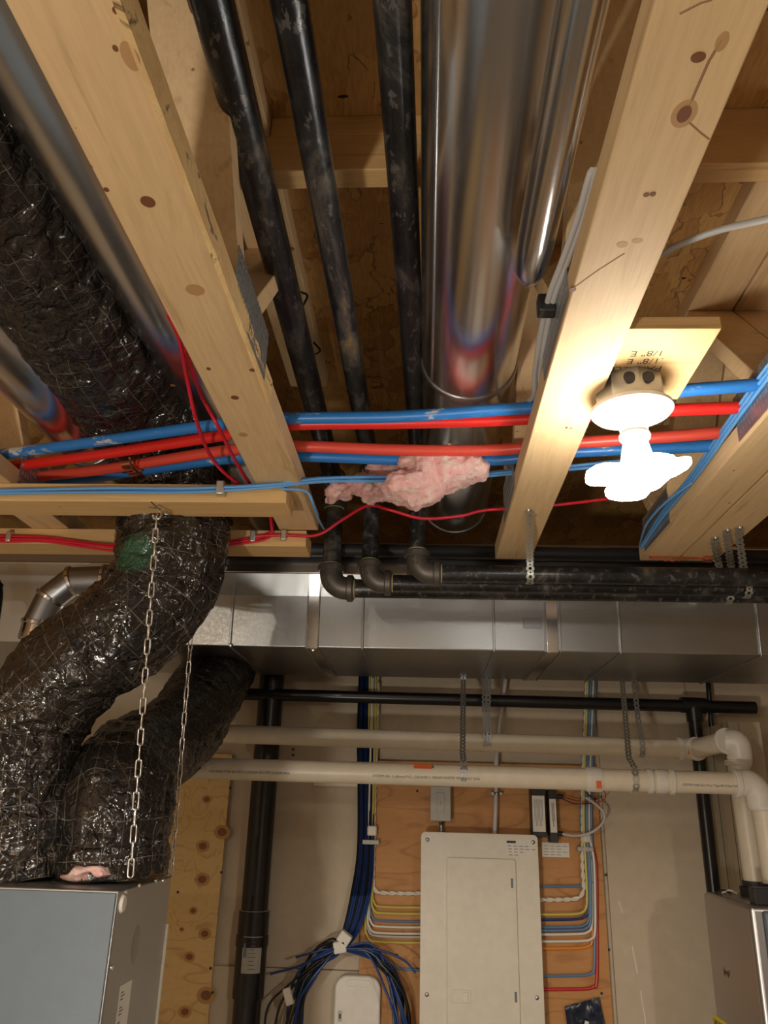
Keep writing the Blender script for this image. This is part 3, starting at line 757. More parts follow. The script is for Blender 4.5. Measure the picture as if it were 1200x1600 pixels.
# adhesive mark
p = U(212, 1475, x=X1); bm = BM(); lathe(bm, [(0, .0006), (.020, .0005), (.021, 0), (0, 0)], p, (1, 0, 0), 24)
for v in bm.verts: v.co.z = p.z+(v.co.z-p.z)*1.45
link('glue_mark', bm, galv('smeared_steel', (.5, .5, .49, 1), .6, .2), t)
# chains
def chain(label, top, bot, pitch, hook=True, wire=.0016, wl=.0072):
    top = Vector(top); bot = Vector(bot); d = (bot-top); n_ = int(d.length/pitch); u = d.normalized()
    t = thing('hanging_chain', label, 'chain', bot, 'chains holding the cabinet')
    proto = None
    for i in range(n_):
        if proto is None:
            bm = BM(); h = pitch*.5+wire; pts = []
            for k in range(24):
                a = 2*math.pi*k/24; x = wl*.62*math.cos(a); z = (h-wl*.62)*(1 if math.sin(a) > 0 else -1)*(1 if abs(math.sin(a)) > .02 else 0)+wl*.62*math.sin(a)
                pts.append(Vector((x, 0, z)))
            pts.append(pts[0]); P = pts; rings = []
            tube(bm, P, wire, 8, caps=False); bmesh.ops.remove_doubles(bm, verts=bm.verts, dist=.0002)
            me = bpy.data.meshes.new('link'); 
            for f in bm.faces: f.smooth = True
            bm.to_mesh(me); bm.free(); me.materials.append(MAT['chain']); proto = me
        o = bpy.data.objects.new('link', proto); C.objects.link(o); o.parent = t
        q = u.to_track_quat('Z', 'Y').to_matrix().to_4x4() @ Matrix.Rotation(math.radians(20+90*(i % 2)+random.uniform(-9, 9)), 4, 'Z')
        o.matrix_local = Matrix.Translation(top+u*pitch*(i+.5)-bot) @ q
    if hook:
        bm = BM(); P = [top+Vector((0, 0, .03)), top+Vector((0, 0, .014)), top+Vector((.008, 0, .006)), top+Vector((.006, 0, -.005)), top+Vector((-.004, 0, -.006)), top+Vector((-.008, 0, .001))]
        tube(bm, cat_rom(P, 6), .0022, 8); link('screw_hook', bm, MAT['chain'], t)
    return t
chain('chain of bright links in front, from the upper board to the cabinet corner', U(245, 806, y=1.385), U(202, 1394, y=1.412), .0265, True)
chain('thinner looking chain behind, reaching the rear corner of the cabinet', U(303, 940, y=1.665), U(267, 1374, y=1.692), .0265, False)

# ================================================================== PEX PIPES
def pipe(name, label, pts, r, mat, cat='pipe', group=None, n=10, seg=14, parent=None, up=None):
    bm = BM(); tube(bm, cat_rom(pts, n), r, seg)
    o = link(name, bm, MAT[mat] if isinstance(mat, str) else mat, parent)
    return tag(o, label, cat, group) if parent is None else o
def zpath(pl, z): return [U(a, b, z=z) for a, b in pl]
pipe('water_pipe', 'topmost blue scuffed pipe crossing under the gas pipes', zpath([(-120, 722), (0, 710), (150, 690), (345, 663), (450, 654), (620, 651), (770, 641), (900, 632), (1050, 612), (1160, 603), (1300, 590)], .634), .0105, 'pexblue')
pipe('water_pipe', 'bright red pipe just below the topmost blue pipe', zpath([(-120, 742), (0, 731), (150, 711), (345, 681), (450, 664), (620, 661), (770, 657), (900, 650), (1050, 641), (1150, 637), (1300, 630)], .634), .0105, 'pexred')
pipe('water_pipe', 'faded red pipe with a brown printed clamp, third from the top', zpath([(-120, 765), (10, 749), (150, 735), (345, 705), (450, 697), (620, 703), (770, 703), (900, 692), (1050, 682), (1130, 676), (1300, 668)], .634), .0110, 'pexred2')
pipe('water_pipe', 'lower blue scuffed pipe below the faded red one', zpath([(-120, 775), (20, 763), (150, 746), (345, 718), (470, 713), (620, 718), (770, 719), (900, 706), (1050, 700), (1150, 694), (1300, 686)], .634), .0110, 'pexblue')
# copper clamp on the faded red pipe
t = thing('pipe_clamp', 'brown copper clamp joining the faded red and lower blue pipes', 'clamp', U(208, 728, z=.632))
for a, b, dy in (((195, 725), (214, 722), 0),):
    bm = BM(); A, B_ = U(*a, z=.634), U(*b, z=.634); tube(bm, [A, B_], .0125, 20); link('band', bm, MAT['copper'], t)
A, B_ = U(206, 737, z=.634), U(226, 734, z=.634); bm = BM(); tube(bm, [A, B_], .0125, 20); link('band', bm, MAT['copper'], t)
bm = BM(); tube(bm, cat_rom([U(202, 716, z=.618), U(206, 728, z=.614), U(216, 738, z=.616)], 5), .0022, 8); link('pinch_screw', bm, MAT['chain'], t)
t = thing('pipe_clip', 'black plastic clip around the pipes at the left edge', 'clip', U(20, 752, z=.62))
bm = BM(); P = cat_rom([U(-4, 735, z=.618), U(10, 745, z=.616), U(20, 760, z=.616), U(28, 768, z=.62)], 6); tube(bm, P, .007, 10); link('clip_body', bm, MAT['black_plastic'], t)

# ================================================================== CABLES IN THE CEILING
import itertools
def bundle(name, label_f, pts, r, mat, offs, cat='cable', group=None):
    for i, (dx, dy, dz) in enumerate(offs):
        P = []
        for j, p in enumerate(pts):
            wv = .0025*math.sin(j*1.7+i*2.1)
            P.append(Vector(p)+Vector((0, dy, dz+wv*(.5 if j else 0))))
        pipe(name, label_f if isinstance(label_f, str) else label_f[i], P, r, mat, cat, group, n=8, seg=10)
pts = [U(-150, 772, y=1.366), U(-20, 768, y=1.366), U(150, 765, y=1.366), U(300, 764, y=1.366), U(420, 758, y=1.366), U(500, 749, y=1.38), U(600, 747, y=1.40), U(700, 745, y=1.42), U(790, 738, y=1.43), U(900, 729, y=1.43), U(985, 720, y=1.43)]
bundle('network_cable', ['topmost light blue cable stapled along the upper board', 'light blue cable lying against the upper board, second from the top', 'foremost light blue cable of the bundle on the upper board', 'lowest light blue cable stapled along the upper board'], pts, .0030, 'lightblue', [(0, 0, .002), (0, -.001, -.0045), (0, -.006, -.001), (0, -.005, -.0075)], group='light blue cables along the upper board')
pipe('network_cable', 'single light blue cable dropping off the end of the upper board', [U(440, 764, y=1.363), U(478, 768, y=1.375), U(490, 790, y=1.40), U(498, 812, y=1.50), U(506, 826, y=1.68)], .0026, 'lightblue', 'cable')
p = U(344, 762, y=1.358); bm = BM(); box(bm, p.x-.008, p.x+.008, 1.354, 1.3735, p.z-.014, p.z+.014)
tag(bev(link('cable_staple', bm, MAT['strap']), .002), 'metal staple over the light blue cables on the upper board', 'staple')
# red cables on the lower board
base = [U(-150, 838, y=1.634), U(0, 842, y=1.634), U(70, 843, y=1.632), U(140, 852, y=1.628), U(200, 857, y=1.622), U(290, 857, y=1.615), U(365, 848, y=1.632), U(420, 836, y=1.634), U(424, 812, y=1.62), U(420, 790, y=1.58)]
bundle('red_cable', ['topmost dark red cable of the three stapled along the lower board', 'middle dark red cable of the three stapled along the lower board', 'lowest dark red cable of the three stapled along the lower board'], base, .0032, 'redwire', [(0, 0, .006), (0, -.002, .000), (0, -.001, -.006)], group='red cables along the lower board')
for px, lab in ((14, 'left'), (395, 'right')):
    p = U(px, 838, y=1.63); bm = BM(); box(bm, p.x-.006, p.x+.006, 1.626, 1.6398, p.z-.013, p.z+.013)
    tag(bev(link('cable_staple', bm, MAT['strap']), .002), lab+'most metal staple over the red cables on the lower board', 'staple')
pipe('red_cable', 'single red cable leaving the lower board and crossing behind the pink tuft', [U(395, 838, y=1.630), U(440, 836, y=1.632), U(495, 836, y=1.625), U(535, 812, y=1.60), U(575, 790, y=1.56), U(610, 797, y=1.53), U(660, 810, y=1.55), U(720, 806, y=1.56), U(760, 797, y=1.56), U(860, 790, y=1.56), U(985, 775, y=1.56)], .0034, 'redwire', 'cable')
p = U(443, 836, y=1.63); bm = BM(); box(bm, p.x-.006, p.x+.006, 1.626, 1.6398, p.z-.012, p.z+.012)
tag(bev(link('cable_staple', bm, MAT['strap']), .002), 'metal staple holding the single red cable near the board end', 'staple')
pipe('red_cable', 'nearer red cable looping down between the round duct and left truss', [U(262, 490, z=.66), U(280, 530, z=.655), U(292, 590, z=.65), U(305, 650, z=.645-.03), U(325, 705, z=.60), U(352, 740, z=.59), U(400, 775, z=.58)], .0034, 'redwire', 'cable')
pipe('red_cable', 'farther red cable looping down beside the left truss', [U(286, 540, z=.67), U(300, 580, z=.665), U(318, 625, z=.655), U(340, 665, z=.612), U(365, 715, z=.60), U(390, 755, z=.59), U(420, 790, z=.58)], .0034, 'redwire', 'cable')
# grey cables along the middle truss
for i, dx in enumerate((0, 8)):
    pipe('electrical_cable', ('outer' if i == 0 else 'inner')+' of the two grey cables along the left side of the lit truss', [Vector((.232, .74, .70)), Vector((.20, .80, .668)), U(926+dx*.5, 268, z=.640), U(903+dx, 340, z=.632), U(878+dx, 410, z=.630), U(859+dx, 460, z=.630), U(845+dx, 520, z=.630), U(836+dx, 580, z=.632), U(829+dx, 625, z=.645), Vector((.145, 1.40, .76)), Vector((.12, 1.60, .90))], .0042, 'greycable', 'cable')
p = U(861, 478, z=.630); bm = BM(); box(bm, .146, .1705, p.y-.010, p.y+.010, p.z-.014, p.z+.014)
bmesh.ops.delete(bm, geom=[f for f in bm.faces if abs(f.normal.y) > .9], context='FACES_ONLY') if False else None
tag(bev(link('cable_staple', bm, MAT['black_plastic']), .003), 'black cable staple holding the two grey cables to the lit truss', 'staple')
pipe('electrical_cable', 'grey cable arching over from the right edge to the lit truss', [U(1290, 322, z=.70), U(1200, 342, z=.70), U(1130, 358, z=.70), U(1080, 375, z=.70), U(1036, 396, z=.70), U(960, 440, z=.72), U(930, 470, z=.80)], .0046, 'greycable', 'cable')
for i in range(3):
    pipe('network_cable', ('leftmost', 'middle', 'rightmost')[i]+' light blue cable running along the side of the truss right of the bulb', [U(1290+i*5, 470+i*4, x=.516), U(1205+i*5, 565+i*4, x=.516), U(1140+i*4, 655+i*3, x=.515), U(1085+i*3, 735+i*3, x=.516), U(1035+i*2, 800+i*2, x=.516), U(1000+i, 856, x=.516)], .0030, 'lightblue', 'cable', 'light blue cables on the truss side')
pipe('network_cable', 'lone light blue cable curving away below the lit bulb', [U(1080, 755, z=.60), U(1040, 785, z=.60), U(1010, 820, z=.60), U(1000, 850, z=.62)], .0026, 'lightblue', 'cable')
# copper strap bit above the pipes at right
t = thing('copper_hanger', 'short copper strap lying on the pipes at the right', 'hanger', U(1060, 872, y=1.80))
bm = strap_bm([U(1014, 871, y=1.80), U(1050, 874, y=1.80), U(1100, 870, y=1.81)], (0, 0, 1), .012, .016, .001); link('strap', bm, MAT['copper'], t, smooth=False)
bm = BM(); tube(bm, [U(1099, 872, y=1.80), U(1111, 873, y=1.80)], .010, 14); link('clamp', bm, MAT['copper'], t)

# ================================================================== HANGER STRAPS
def strap(label, pts, side=(1, 0, 0), width=.019, screw=True, mat='strap', pitch=.019):
    t = thing('hanger_strap', label, 'strap', pts[0])
    link('band', strap_bm(pts, side, width, pitch), MAT[mat], t, smooth=False)
    if screw:
        p = Vector(pts[0]); bm = BM(); lathe(bm, [(0, -.004), (.004, -.0035), (.006, 0), (0, 0)], p, (0, 0, 1), 14); link('screw', bm, MAT['chain'], t)
    return t
def wrap(c, r, a0, a1, n=8):
    return [Vector((c[0], c[1]-r*math.cos(math.radians(a)), c[2]-r*math.sin(math.radians(a)))) for a in [a0+(a1-a0)*i/n for i in range(n+1)]]
x = U(829, 905, y=1.754).x
strap('perforated strap from the lit truss holding the nearest gas pipe', [U(826, 797, z=.5765), U(828, 800, z=.575)]+[Vector((x, 1.752, .545))]+wrap((x, 1.775, .520), .0225, 0, 90))
for px, ytop, yb, yy, lab in ((1121, 840, 887, 1.80, 'leftmost of the three right-hand perforated straps'), (1140, 828, 887, 1.79, 'middle one of the three right-hand perforated straps'), (1159, 824, 887, 1.745, 'rightmost and nearest of the right-hand perforated straps')):
    a = U(px-3, ytop, z=.5765); b = U(px+3, yb, y=yy); strap(lab, [a, a+Vector((0, .012, -.006)), b])
for (px, py, yy, zz, lab) in ((1166, 933, 1.86, .519, 'strap end showing under the middle gas pipe at the right'), (1137, 938, 1.92, .520, 'strap end showing under the lowest gas pipe at the right')):
    x = U(px, py, y=yy).x; strap(lab, wrap((x, yy, zz), .0255, -10, 100), screw=False)
YL, ZL = 2.35, .097; YU, ZU = 2.68, .219; RP = .030
def zline(px): return 0
for px0, px1, c, lab in ((724, 724, (YL, ZL), 'dark perforated strap around the lower white pipe, left of centre'),
                         (972, 990, (YL, ZL), 'light perforated strap around the lower white pipe near its couplings'),):
    a = U(px0, 1062, y=2.74); x1 = U(px1, 1225, y=YL).x
    zz = ZL-.009*(x1+.04)/.83
    strap(lab, [Vector((a.x, 2.74, .431)), a, Vector((x1, YL+.03, zz+.06)), Vector((x1, YL-.020, zz+.033))]+wrap((x1, YL, zz), RP+.002, -35, 110), screw=False, mat='strap' if px0 > 800 else 'plate')
for px0, px1, lab in ((757, 758, 'left strap of the pair around the upper white pipe'), (764, 763, 'right strap of the pair around the upper white pipe'), (990, 1000, 'narrow perforated strap around the upper white pipe near the tee')):
    a = U(px0, 1062, y=2.74); x1 = U(px1, 1165, y=YU).x
    zz = ZU-.015*(x1+.04)/.85
    strap(lab, [Vector((a.x, 2.74, .431)), Vector((x1, YU-.005, zz+.09)), Vector((x1, YU-.030, zz+.02))]+wrap((x1, YU, zz), RP+.002, 0, 100), screw=False, mat='plate')
x1 = U(322, 1200, y=YL).x; strap('strap end around the left end of the lower white pipe', wrap((x1, YL, ZL+.002), RP+.002, -80, 120), screw=False)

# ================================================================== WHITE PVC PIPES
XE = U(1168, 1215, y=YL)          # lower elbow
t = thing('vent_pipe', 'lower white pipe with printed lettering crossing in front of the breaker board', 'pipe', (0, YL, ZL))
L0 = U(298, 1200, y=YL); L1 = U(1150, 1224, y=YL)
bm = BM(); tube(bm, [L0, L1], RP, 32); link('pipe', bm, MAT['pvc'], t)
dL = (L1-L0).normalized()
def coup(parent, px, w, y=YL, ref=(L0, dL), extra=.004, r=RP):
    x = U(px, 1215, y=y).x; o, d = ref; c = o+d*((x-o.x)/d.x); bm = BM(); ring_at(bm, c, d, r, w, extra, 32); link('coupling', bm, MAT['white_plastic'], parent); return c
c1 = coup(t, 927, .044)
coup(t, 1014, .014); coup(t, 1031, .030, extra=.003); coup(t, 1048, .012, extra=.005)
x = U(932, 1228, y=YL).x; bm = BM(); box(bm, x-.007, x+.007, YL-RP-.0050, YL-RP-.0035, ZL-.033, ZL-.013); link('orange_tag', bm, MAT['orange'], t, smooth=False)
x = U(661, 1196, y=YL).x; bm = BM(); a = math.radians(28)
tubebox = box(bm, x-.026, x+.026, YL-RP-.0006, YL-RP+.0006, ZL-.006, ZL+.006, Matrix.Rotation(-a, 3, 'X'), (x, YL, ZL)); ow = link('warning_sticker', bm, MAT['orange'], t, smooth=False)
text('warning_text', 'WARNING ▲', .0085, Vector((x-.021, YL-math.cos(a)*(RP+.001), ZL+math.sin(a)*(RP+.001)-.003)), (1, 0, 0), (0, math.sin(a), math.cos(a)), MAT['ink'], t)
def print_on(parent, s, px0, size, y, ref, ang=-12, r=RP):
    x = U(px0, 1215, y=y).x; o, d = ref; c = o+d*((x-o.x)/d.x); a = math.radians(ang)
    text('print', s, size, c+Vector((0, -math.cos(a)*(r+.0004), math.sin(a)*(r+.0004)-.004)), d, (0, math.sin(a), math.cos(a)), MAT['inkgrey'], parent, .0001)
print_on(t, 'ULC S636 TYPE BH FGV CLASS IIA 65C PVC 2 NOM IPEX', 330, .0095, YL, (L0, dL), -14)
print_on(t, 'SYSTEM 636  2 (60mm) PVC  CSA B181.2  DRAIN WASTE VENT  ULC S636', 583, .0095, YL, (L0, dL), -14)
print_on(t, 'SYSTEM 636 Gas Vent Type BH Class IIA 65C', 1060, .0088, YL, (L0, dL), -14)
# lower elbow and drop to the furnace
E0 = L1; D1 = U(1192, 1262, y=YL); D2 = Vector((D1.x+.005, YL, -.215))
bm = BM(); tube(bm, cat_rom([E0, U(1170, 1224, y=YL), U(1184, 1238, y=YL), U(1189, 1262, y=YL)], 8), RP+.006, 32)
ring_at(bm, E0, dL, RP+.004, .016, .005, 32); ring_at(bm, D1, (0, 0, 1), RP+.003, .016, .005, 32); link('elbow', bm, MAT['white_plastic'], t)
bm = BM(); tube(bm, [D1, D2], RP, 32); link('drop_pipe', bm, MAT['pvc'], t)
# upper pipe
t = thing('vent_pipe', 'upper white pipe turning forward to an elbow at the right', 'pipe', (0, YU, ZU))
A0 = U(335, 1146, y=YU); A1 = U(1062, 1170, y=YU); dU = (A1-A0).normalized()
bm = BM(); tube(bm, [A0, A1], RP, 32); link('pipe', bm, MAT['pvc'], t)
B1 = U(1088, 1170, y=2.66); B2 = U(1135, 1158, y=2.50)
bm = BM(); tube(bm, cat_rom([A1, U(1075, 1170, y=2.68), B1], 6), RP+.004, 32); ring_at(bm, A1, dU, RP+.001, .016, .006, 32); ring_at(bm, B1, B2-B1, RP+.001, .014, .006, 32); link('coupling', bm, MAT['white_plastic'], t)
bm = BM(); tube(bm, [B1, B2], RP, 32); link('pipe', bm, MAT['pvc'], t)
V1 = U(1153, 1192, y=2.50)
bm = BM(); tube(bm, cat_rom([B2, B2.lerp(V1, .3)+Vector((.018, -.012, .014)), V1.lerp(B2, .25)+Vector((.012, -.006, 0)), V1], 8), RP+.005, 32)
ring_at(bm, B2, B1-B2, RP+.004, .012, .005, 32); ring_at(bm, V1, (0, 0, 1), RP+.002, .016, .006, 32); link('elbow', bm, MAT['white_plastic'], t)
V2 = Vector((V1.x+.006, 2.50, -.215)); bm = BM(); tube(bm, [V1, V2], RP, 32); link('drop_pipe', bm, MAT['pvc'], t)
x = U(1074, 1178, y=YU).x; bm = BM(); box(bm, x-.008, x+.008, YU-RP-.0058, YU-RP-.0042, ZU-.035, ZU-.012); link('orange_tag', bm, MAT['orange'], t, smooth=False)
# flat white strip (duct cover) behind the lower pipe
bm = BM(); a = U(490, 1222, y=2.90); b = U(566, 1228, y=2.90)
box(bm, a.x-.0, b.x, 2.895, 2.925, b.z-.004, b.z+.022)
tag(bev(link('wood_cleat', bm, MAT['pvc']), .002), 'pale flat strip on the drywall just under the lower white pipe', 'strip')

# ================================================================== BLACK ABS PIPES
t = thing('drain_stack', 'thick black vertical drain stack with a white label', 'pipe', (-.56, 2.86, FL))
bm = BM(); xs = -.560; tube(bm, [(xs, 2.868, .80), (xs, 2.868, FL)], .0445, 40); link('pipe', bm, MAT['abs'], t)
for py0, py1, e in ((1423, 1468, .006), (1462, 1478, .009), (1478, 1560, .006)):
    z0 = U(400, py1, y=2.86).z; z1 = U(400, py0, y=2.86).z
    bm = BM(); tube(bm, [(xs, 2.868, z0), (xs, 2.868, z1)], .0445+e, 40); link('coupling', bm, MAT['abs'], t)
bm = BM(); z = U(400, 1424, y=2.86).z; ring_at(bm, (xs, 2.868, z+.002), (0, 0, 1), .0445, .003, .003, 40); link('cement_ring', bm, MAT['switch'], t)
# label wrapped on the coupling
zt_, zb_ = U(395, 1464, y=2.815).z, U(395, 1522, y=2.815).z; bm = BM(); Rr = .0515; g = []
for k in range(13):
    a = math.radians(-112+k*72/12+0); g.append([bm.verts.new((xs+Rr*math.cos(a), 2.868+Rr*math.sin(a), z)) for z in (zb_, zt_)])
for k in range(12): bm.faces.new((g[k][0], g[k+1][0], g[k+1][1], g[k][1]))
bmesh.ops.solidify(bm, geom=bm.faces[:], thickness=-.0005); tag(link('paper_label', bm, MAT['paper'], t), 'white paper label')
bm = BM(); box(bm, xs-.015, xs-.006, 2.868-.0525, 2.868-.0518, zb_+.045, zb_+.085)
for k in range(9): box(bm, xs+.002, xs+.024-(k%3)*.003, 2.868-.0523-.0, 2.868-.0512, zb_+.012+k*.011, zb_+.0135+k*.011)
link('label_print', bm, MAT['inkgrey'], t, smooth=False)
t = thing('drain_pipe', 'black horizontal pipe with a tee under the trunk duct, dropping at the right', 'pipe', (.2, 2.84, .36))
hl = U(368, 1084, y=2.84); hr = U(1180, 1106, y=2.84); tj = U(1083, 1102, y=2.84); rr = .0215
bm = BM(); tube(bm, [hl, hr], rr, 24); link('pipe', bm, MAT['abs'], t)
bm = BM(); tube(bm, [tj-Vector((.042, 0, -.001)), tj+Vector((.042, 0, -.001))], rr+.006, 24); tube(bm, [tj, tj-Vector((0, 0, .055))], rr+.006, 24); link('tee', bm, MAT['abs'], t)
bm = BM(); tube(bm, [tj-Vector((0, 0, .04)), Vector((.938, 2.84, FL))], rr, 24); link('drop_pipe', bm, MAT['abs'], t)
bm = BM(); tube(bm, [U(1106, 1060, y=2.87), U(1112, 1140, y=2.87)], .009, 12); tag(link('vent_rod', bm, MAT['abs']), 'thin dark rod behind the tee of the black horizontal pipe', 'rod')

# ================================================================== ELECTRICAL
YP = 2.82
pan = thing('breaker_panel', 'white breaker panel on the brown plywood backboard', 'breaker panel', (.184, 2.86, -.85))
x0, x1 = U(657, 1400, y=YP).x, U(842, 1400, y=YP).x; zt = U(750, 1302, y=YP).z; x1 = x0+.387
bm = BM(); rrect(bm, x0, x1, -.85, zt, YP, YP+.004, .014); bev(link('cover', bm, MAT['panel'], pan), .0015)
bm = BM(); box(bm, x0+.014, x1-.012, YP+.0042, 2.9075, -.84, zt-.014); link('box', bm, MAT['switch'], pan, smooth=False)
dx0, dx1 = U(698, 1400, y=YP).x, U(805, 1345, y=YP).x; dz1 = U(750, 1341, y=YP).z
bm = BM(); rrect(bm, dx0, dx1, -.80, dz1, YP-.010, YP-.0005, .010); door = bev(link('door', bm, MAT['panel'], pan), .0015)
for (px, py) in ((800, 1380), (806, 1558)):
    p = U(px, py, y=YP-.010); bm = BM(); box(bm, p.x-.0035, p.x+.0035, YP-.0115, YP-.0095, p.z-.014, p.z+.014); link('hinge_slot', bm, MAT['inkgrey'], door, smooth=False)
p = U(722, 1557, y=YP-.010)
bm = BM(); box(bm, p.x-.028, p.x+.028, YP-.0118, YP-.0098, p.z-.018, p.z+.018); bev(link('latch_plate', bm, MAT['panel'], door), .001)
bm = BM(); box(bm, p.x+.002, p.x+.018, YP-.0155, YP-.0115, p.z-.014, p.z+.012); bev(link('latch', bm, MAT['white_plastic'], door), .001)
for q in ((668, 1312), (833, 1316), (667, 1554), (839, 1559)):
    p = U(q[0], q[1], y=YP); bm = BM(); lathe(bm, [(0, -.003), (.003, -.003), (.0065, -.001), (.0065, 0), (0, 0)], p, (0, 1, 0), 16)
    link('screw', bm, MAT['galv_dark'], pan)
a = U(791, 1312, y=YP); b = U(832, 1336, y=YP)
bm = BM(); box(bm, a.x, b.x, YP-.0006, YP, b.z, a.z); link('label_sticker', bm, MAT['paper'], pan, smooth=False)
bm = BM(); box(bm, a.x+.001, a.x+.031, YP-.0012, YP-.0004, a.z-.010, a.z-.003); link('brand_mark', bm, MAT['ink'], pan, smooth=False)
bm = BM()
p = U(829, 1317, y=YP)
for k, (dy, n_, st) in enumerate(((.018, 4, .000), (.027, 5, .002), (.036, 3, .001), (.045, 2, .003))):
    for j in range(n_): box(bm, a.x+.004+j*.019+st, a.x+.016+j*.019+st, YP-.0010, YP-.0005, a.z-dy-.002, a.z-dy)
link('label_print', bm, MAT['inkgrey'], pan, smooth=False)
# switch box
sw = thing('switch_box', 'small grey metal switch box above the breaker panel', 'switch', U(689, 1283, y=2.85))
a = U(673, 1228, y=2.85); b = U(704, 1283, y=2.85)
bm = BM(); box(bm, a.x, b.x, 2.855, 2.9075, b.z, a.z); bev(link('box', bm, MAT['galv_dark'], sw), .003)
bm = BM(); box(bm, a.x-.001, b.x+.001, 2.8505, 2.8548, b.z-.001, a.z); bev(link('cover', bm, MAT['switch'], sw), .002)
cx = (a.x+b.x)/2; cz = (a.z+b.z)/2
bm = BM(); box(bm, cx-.014, cx+.014, 2.848, 2.8505, cz-.030, cz+.034); bev(link('rocker', bm, MAT['switch'], sw), .001)
bm = BM(); box(bm, cx-.0005, cx+.0005, 2.8472, 2.848, cz-.004, cz+.008); link('switch_mark', bm, MAT['inkgrey'], sw, smooth=False)
bm = BM(); P = [Vector((cx, 2.875, b.z)), Vector((cx+.003, 2.875, b.z-.02)), Vector((cx+.003, 2.875, zt-.014))]
tube(bm, cat_rom(P, 8), .0065, 12, rf=lambda a_, L: 1+.12*math.sin(L*1500)); link('armoured_cable', bm, MAT['galv_dark'], sw)
# cable from above to panel top with clamp
pipe('service_cable', 'pale cable entering the top of the breaker panel through a clip', [U(790, 1062, y=2.88), U(782, 1120, y=2.88), U(776, 1180, y=2.88), U(775, 1240, y=2.875), U(773, 1300, y=2.868), Vector((U(773, 1300, y=2.868).x, 2.868, zt-.013))], .0075, 'greycable', 'cable')
t = thing('cable_clip', 'metal clip holding the pale cable above the breaker panel', 'clip', U(776, 1240, y=2.87))
p = U(776, 1240, y=2.87); bm = BM(); ring_at(bm, p, (0, 0, 1), .0078, .008, .002, 20); box(bm, p.x-.019, p.x-.009, 2.872, 2.9075, p.z-.004, p.z+.004); box(bm, p.x+.009, p.x+.019, 2.872, 2.9075, p.z-.004, p.z+.004); link('clip_body', bm, MAT['galv_dark'], t)
# black power modules
for (a_, b_, la, lb, w_, lab) in (((829, 1232), (855, 1308), (831, 1243), (853, 1300), 0, 'wider left black module with a printed label beside the panel'), ((856, 1234), (873, 1317), (858, 1248), (871, 1301), 1, 'narrower right black module with a plain label beside the panel')):
    a = U(*a_, y=2.85); b = U(*b_, y=2.85)
    t = thing('power_module', lab, 'power supply', (a.x, 2.88, b.z))
    bm = BM(); box(bm, a.x, b.x, 2.852, 2.9075, b.z, a.z); bev(link('case', bm, MAT['black_plastic'], t), .002)
    a = U(*la, y=2.85); b = U(*lb, y=2.85); bm = BM(); box(bm, a.x, b.x, 2.8508, 2.8522, b.z, a.z); tag(bev(link('front_label', bm, MAT['paper'], t), .0004), 'white label with fine print')
    bm = BM()
    for k in range(7 if w_ == 0 else 4):
        xx = a.x+.007+k*(b.x-a.x-.012)/(7 if w_ == 0 else 4); box(bm, xx, xx+.0012, 2.8502, 2.8509, b.z+.018 if k % 3 else b.z+.035, a.z-.012)
    link('label_print', bm, MAT['inkgrey'], t, smooth=False)
    if w_:
        for zz in (.02, .12):
            bm = BM(); tube(bm, [U(871, 1244, y=2.87) if zz < .1 else U(871, 1302, y=2.87), U(880, 1245, y=2.87) if zz < .1 else U(880, 1303, y=2.87)], .008, 12); link('terminal', bm, MAT['black_plastic'], t)
# paper card on the plywood
t = thing('paper_card', 'handwritten white card stuck on the plywood beside the panel', 'card', U(866, 1339, y=2.9075))
a = U(846, 1316, y=2.907); b = U(890, 1340, y=2.907)
bm = BM(); box(bm, a.x, b.x, 2.9066, 2.9078, b.z, a.z); link('card', bm, MAT['paper'], t, smooth=False)
bm = BM()
for k in range(5):
    for j in range(4 if k % 2 == 0 else 3): box(bm, a.x+.008+j*.021, a.x+.022+j*.021, 2.9058, 2.9067, a.z-.012-k*.009, a.z-.0105-k*.009)
link('handwriting', bm, MAT['inkgrey'], t, smooth=False)
# cables into the panel
def wallcable(label, pts, mat, r=.0042, y=2.898, twist=False, cat='cable', flat=True):
    P = cat_rom([U(a, b, y=y) for a, b in pts], 10)
    bm = BM()
    if twist:
        L = 0; Q1 = []; Q2 = []; fr = frames(P); dense = []
        for i in range(len(P)-1):
            for k in range(4): dense.append(P[i].lerp(P[i+1], k/4))
        dense.append(P[-1]); fr = frames(dense); l = 0
        for i, p in enumerate(dense):
            if i: l += (dense[i]-dense[i-1]).length
            for Q, ph in ((Q1, 0), (Q2, math.pi)):
                a = l*110+ph; Q.append(p+(fr[i][1]*math.cos(a)+fr[i][2]*math.sin(a))*r*.62)
        tube(bm, Q1, r*.75, 8); tube(bm, Q2, r*.75, 8)
    else: tube(bm, P, r, 10)
    return tag(link('electrical_cable', bm, MAT[mat]), label, cat)
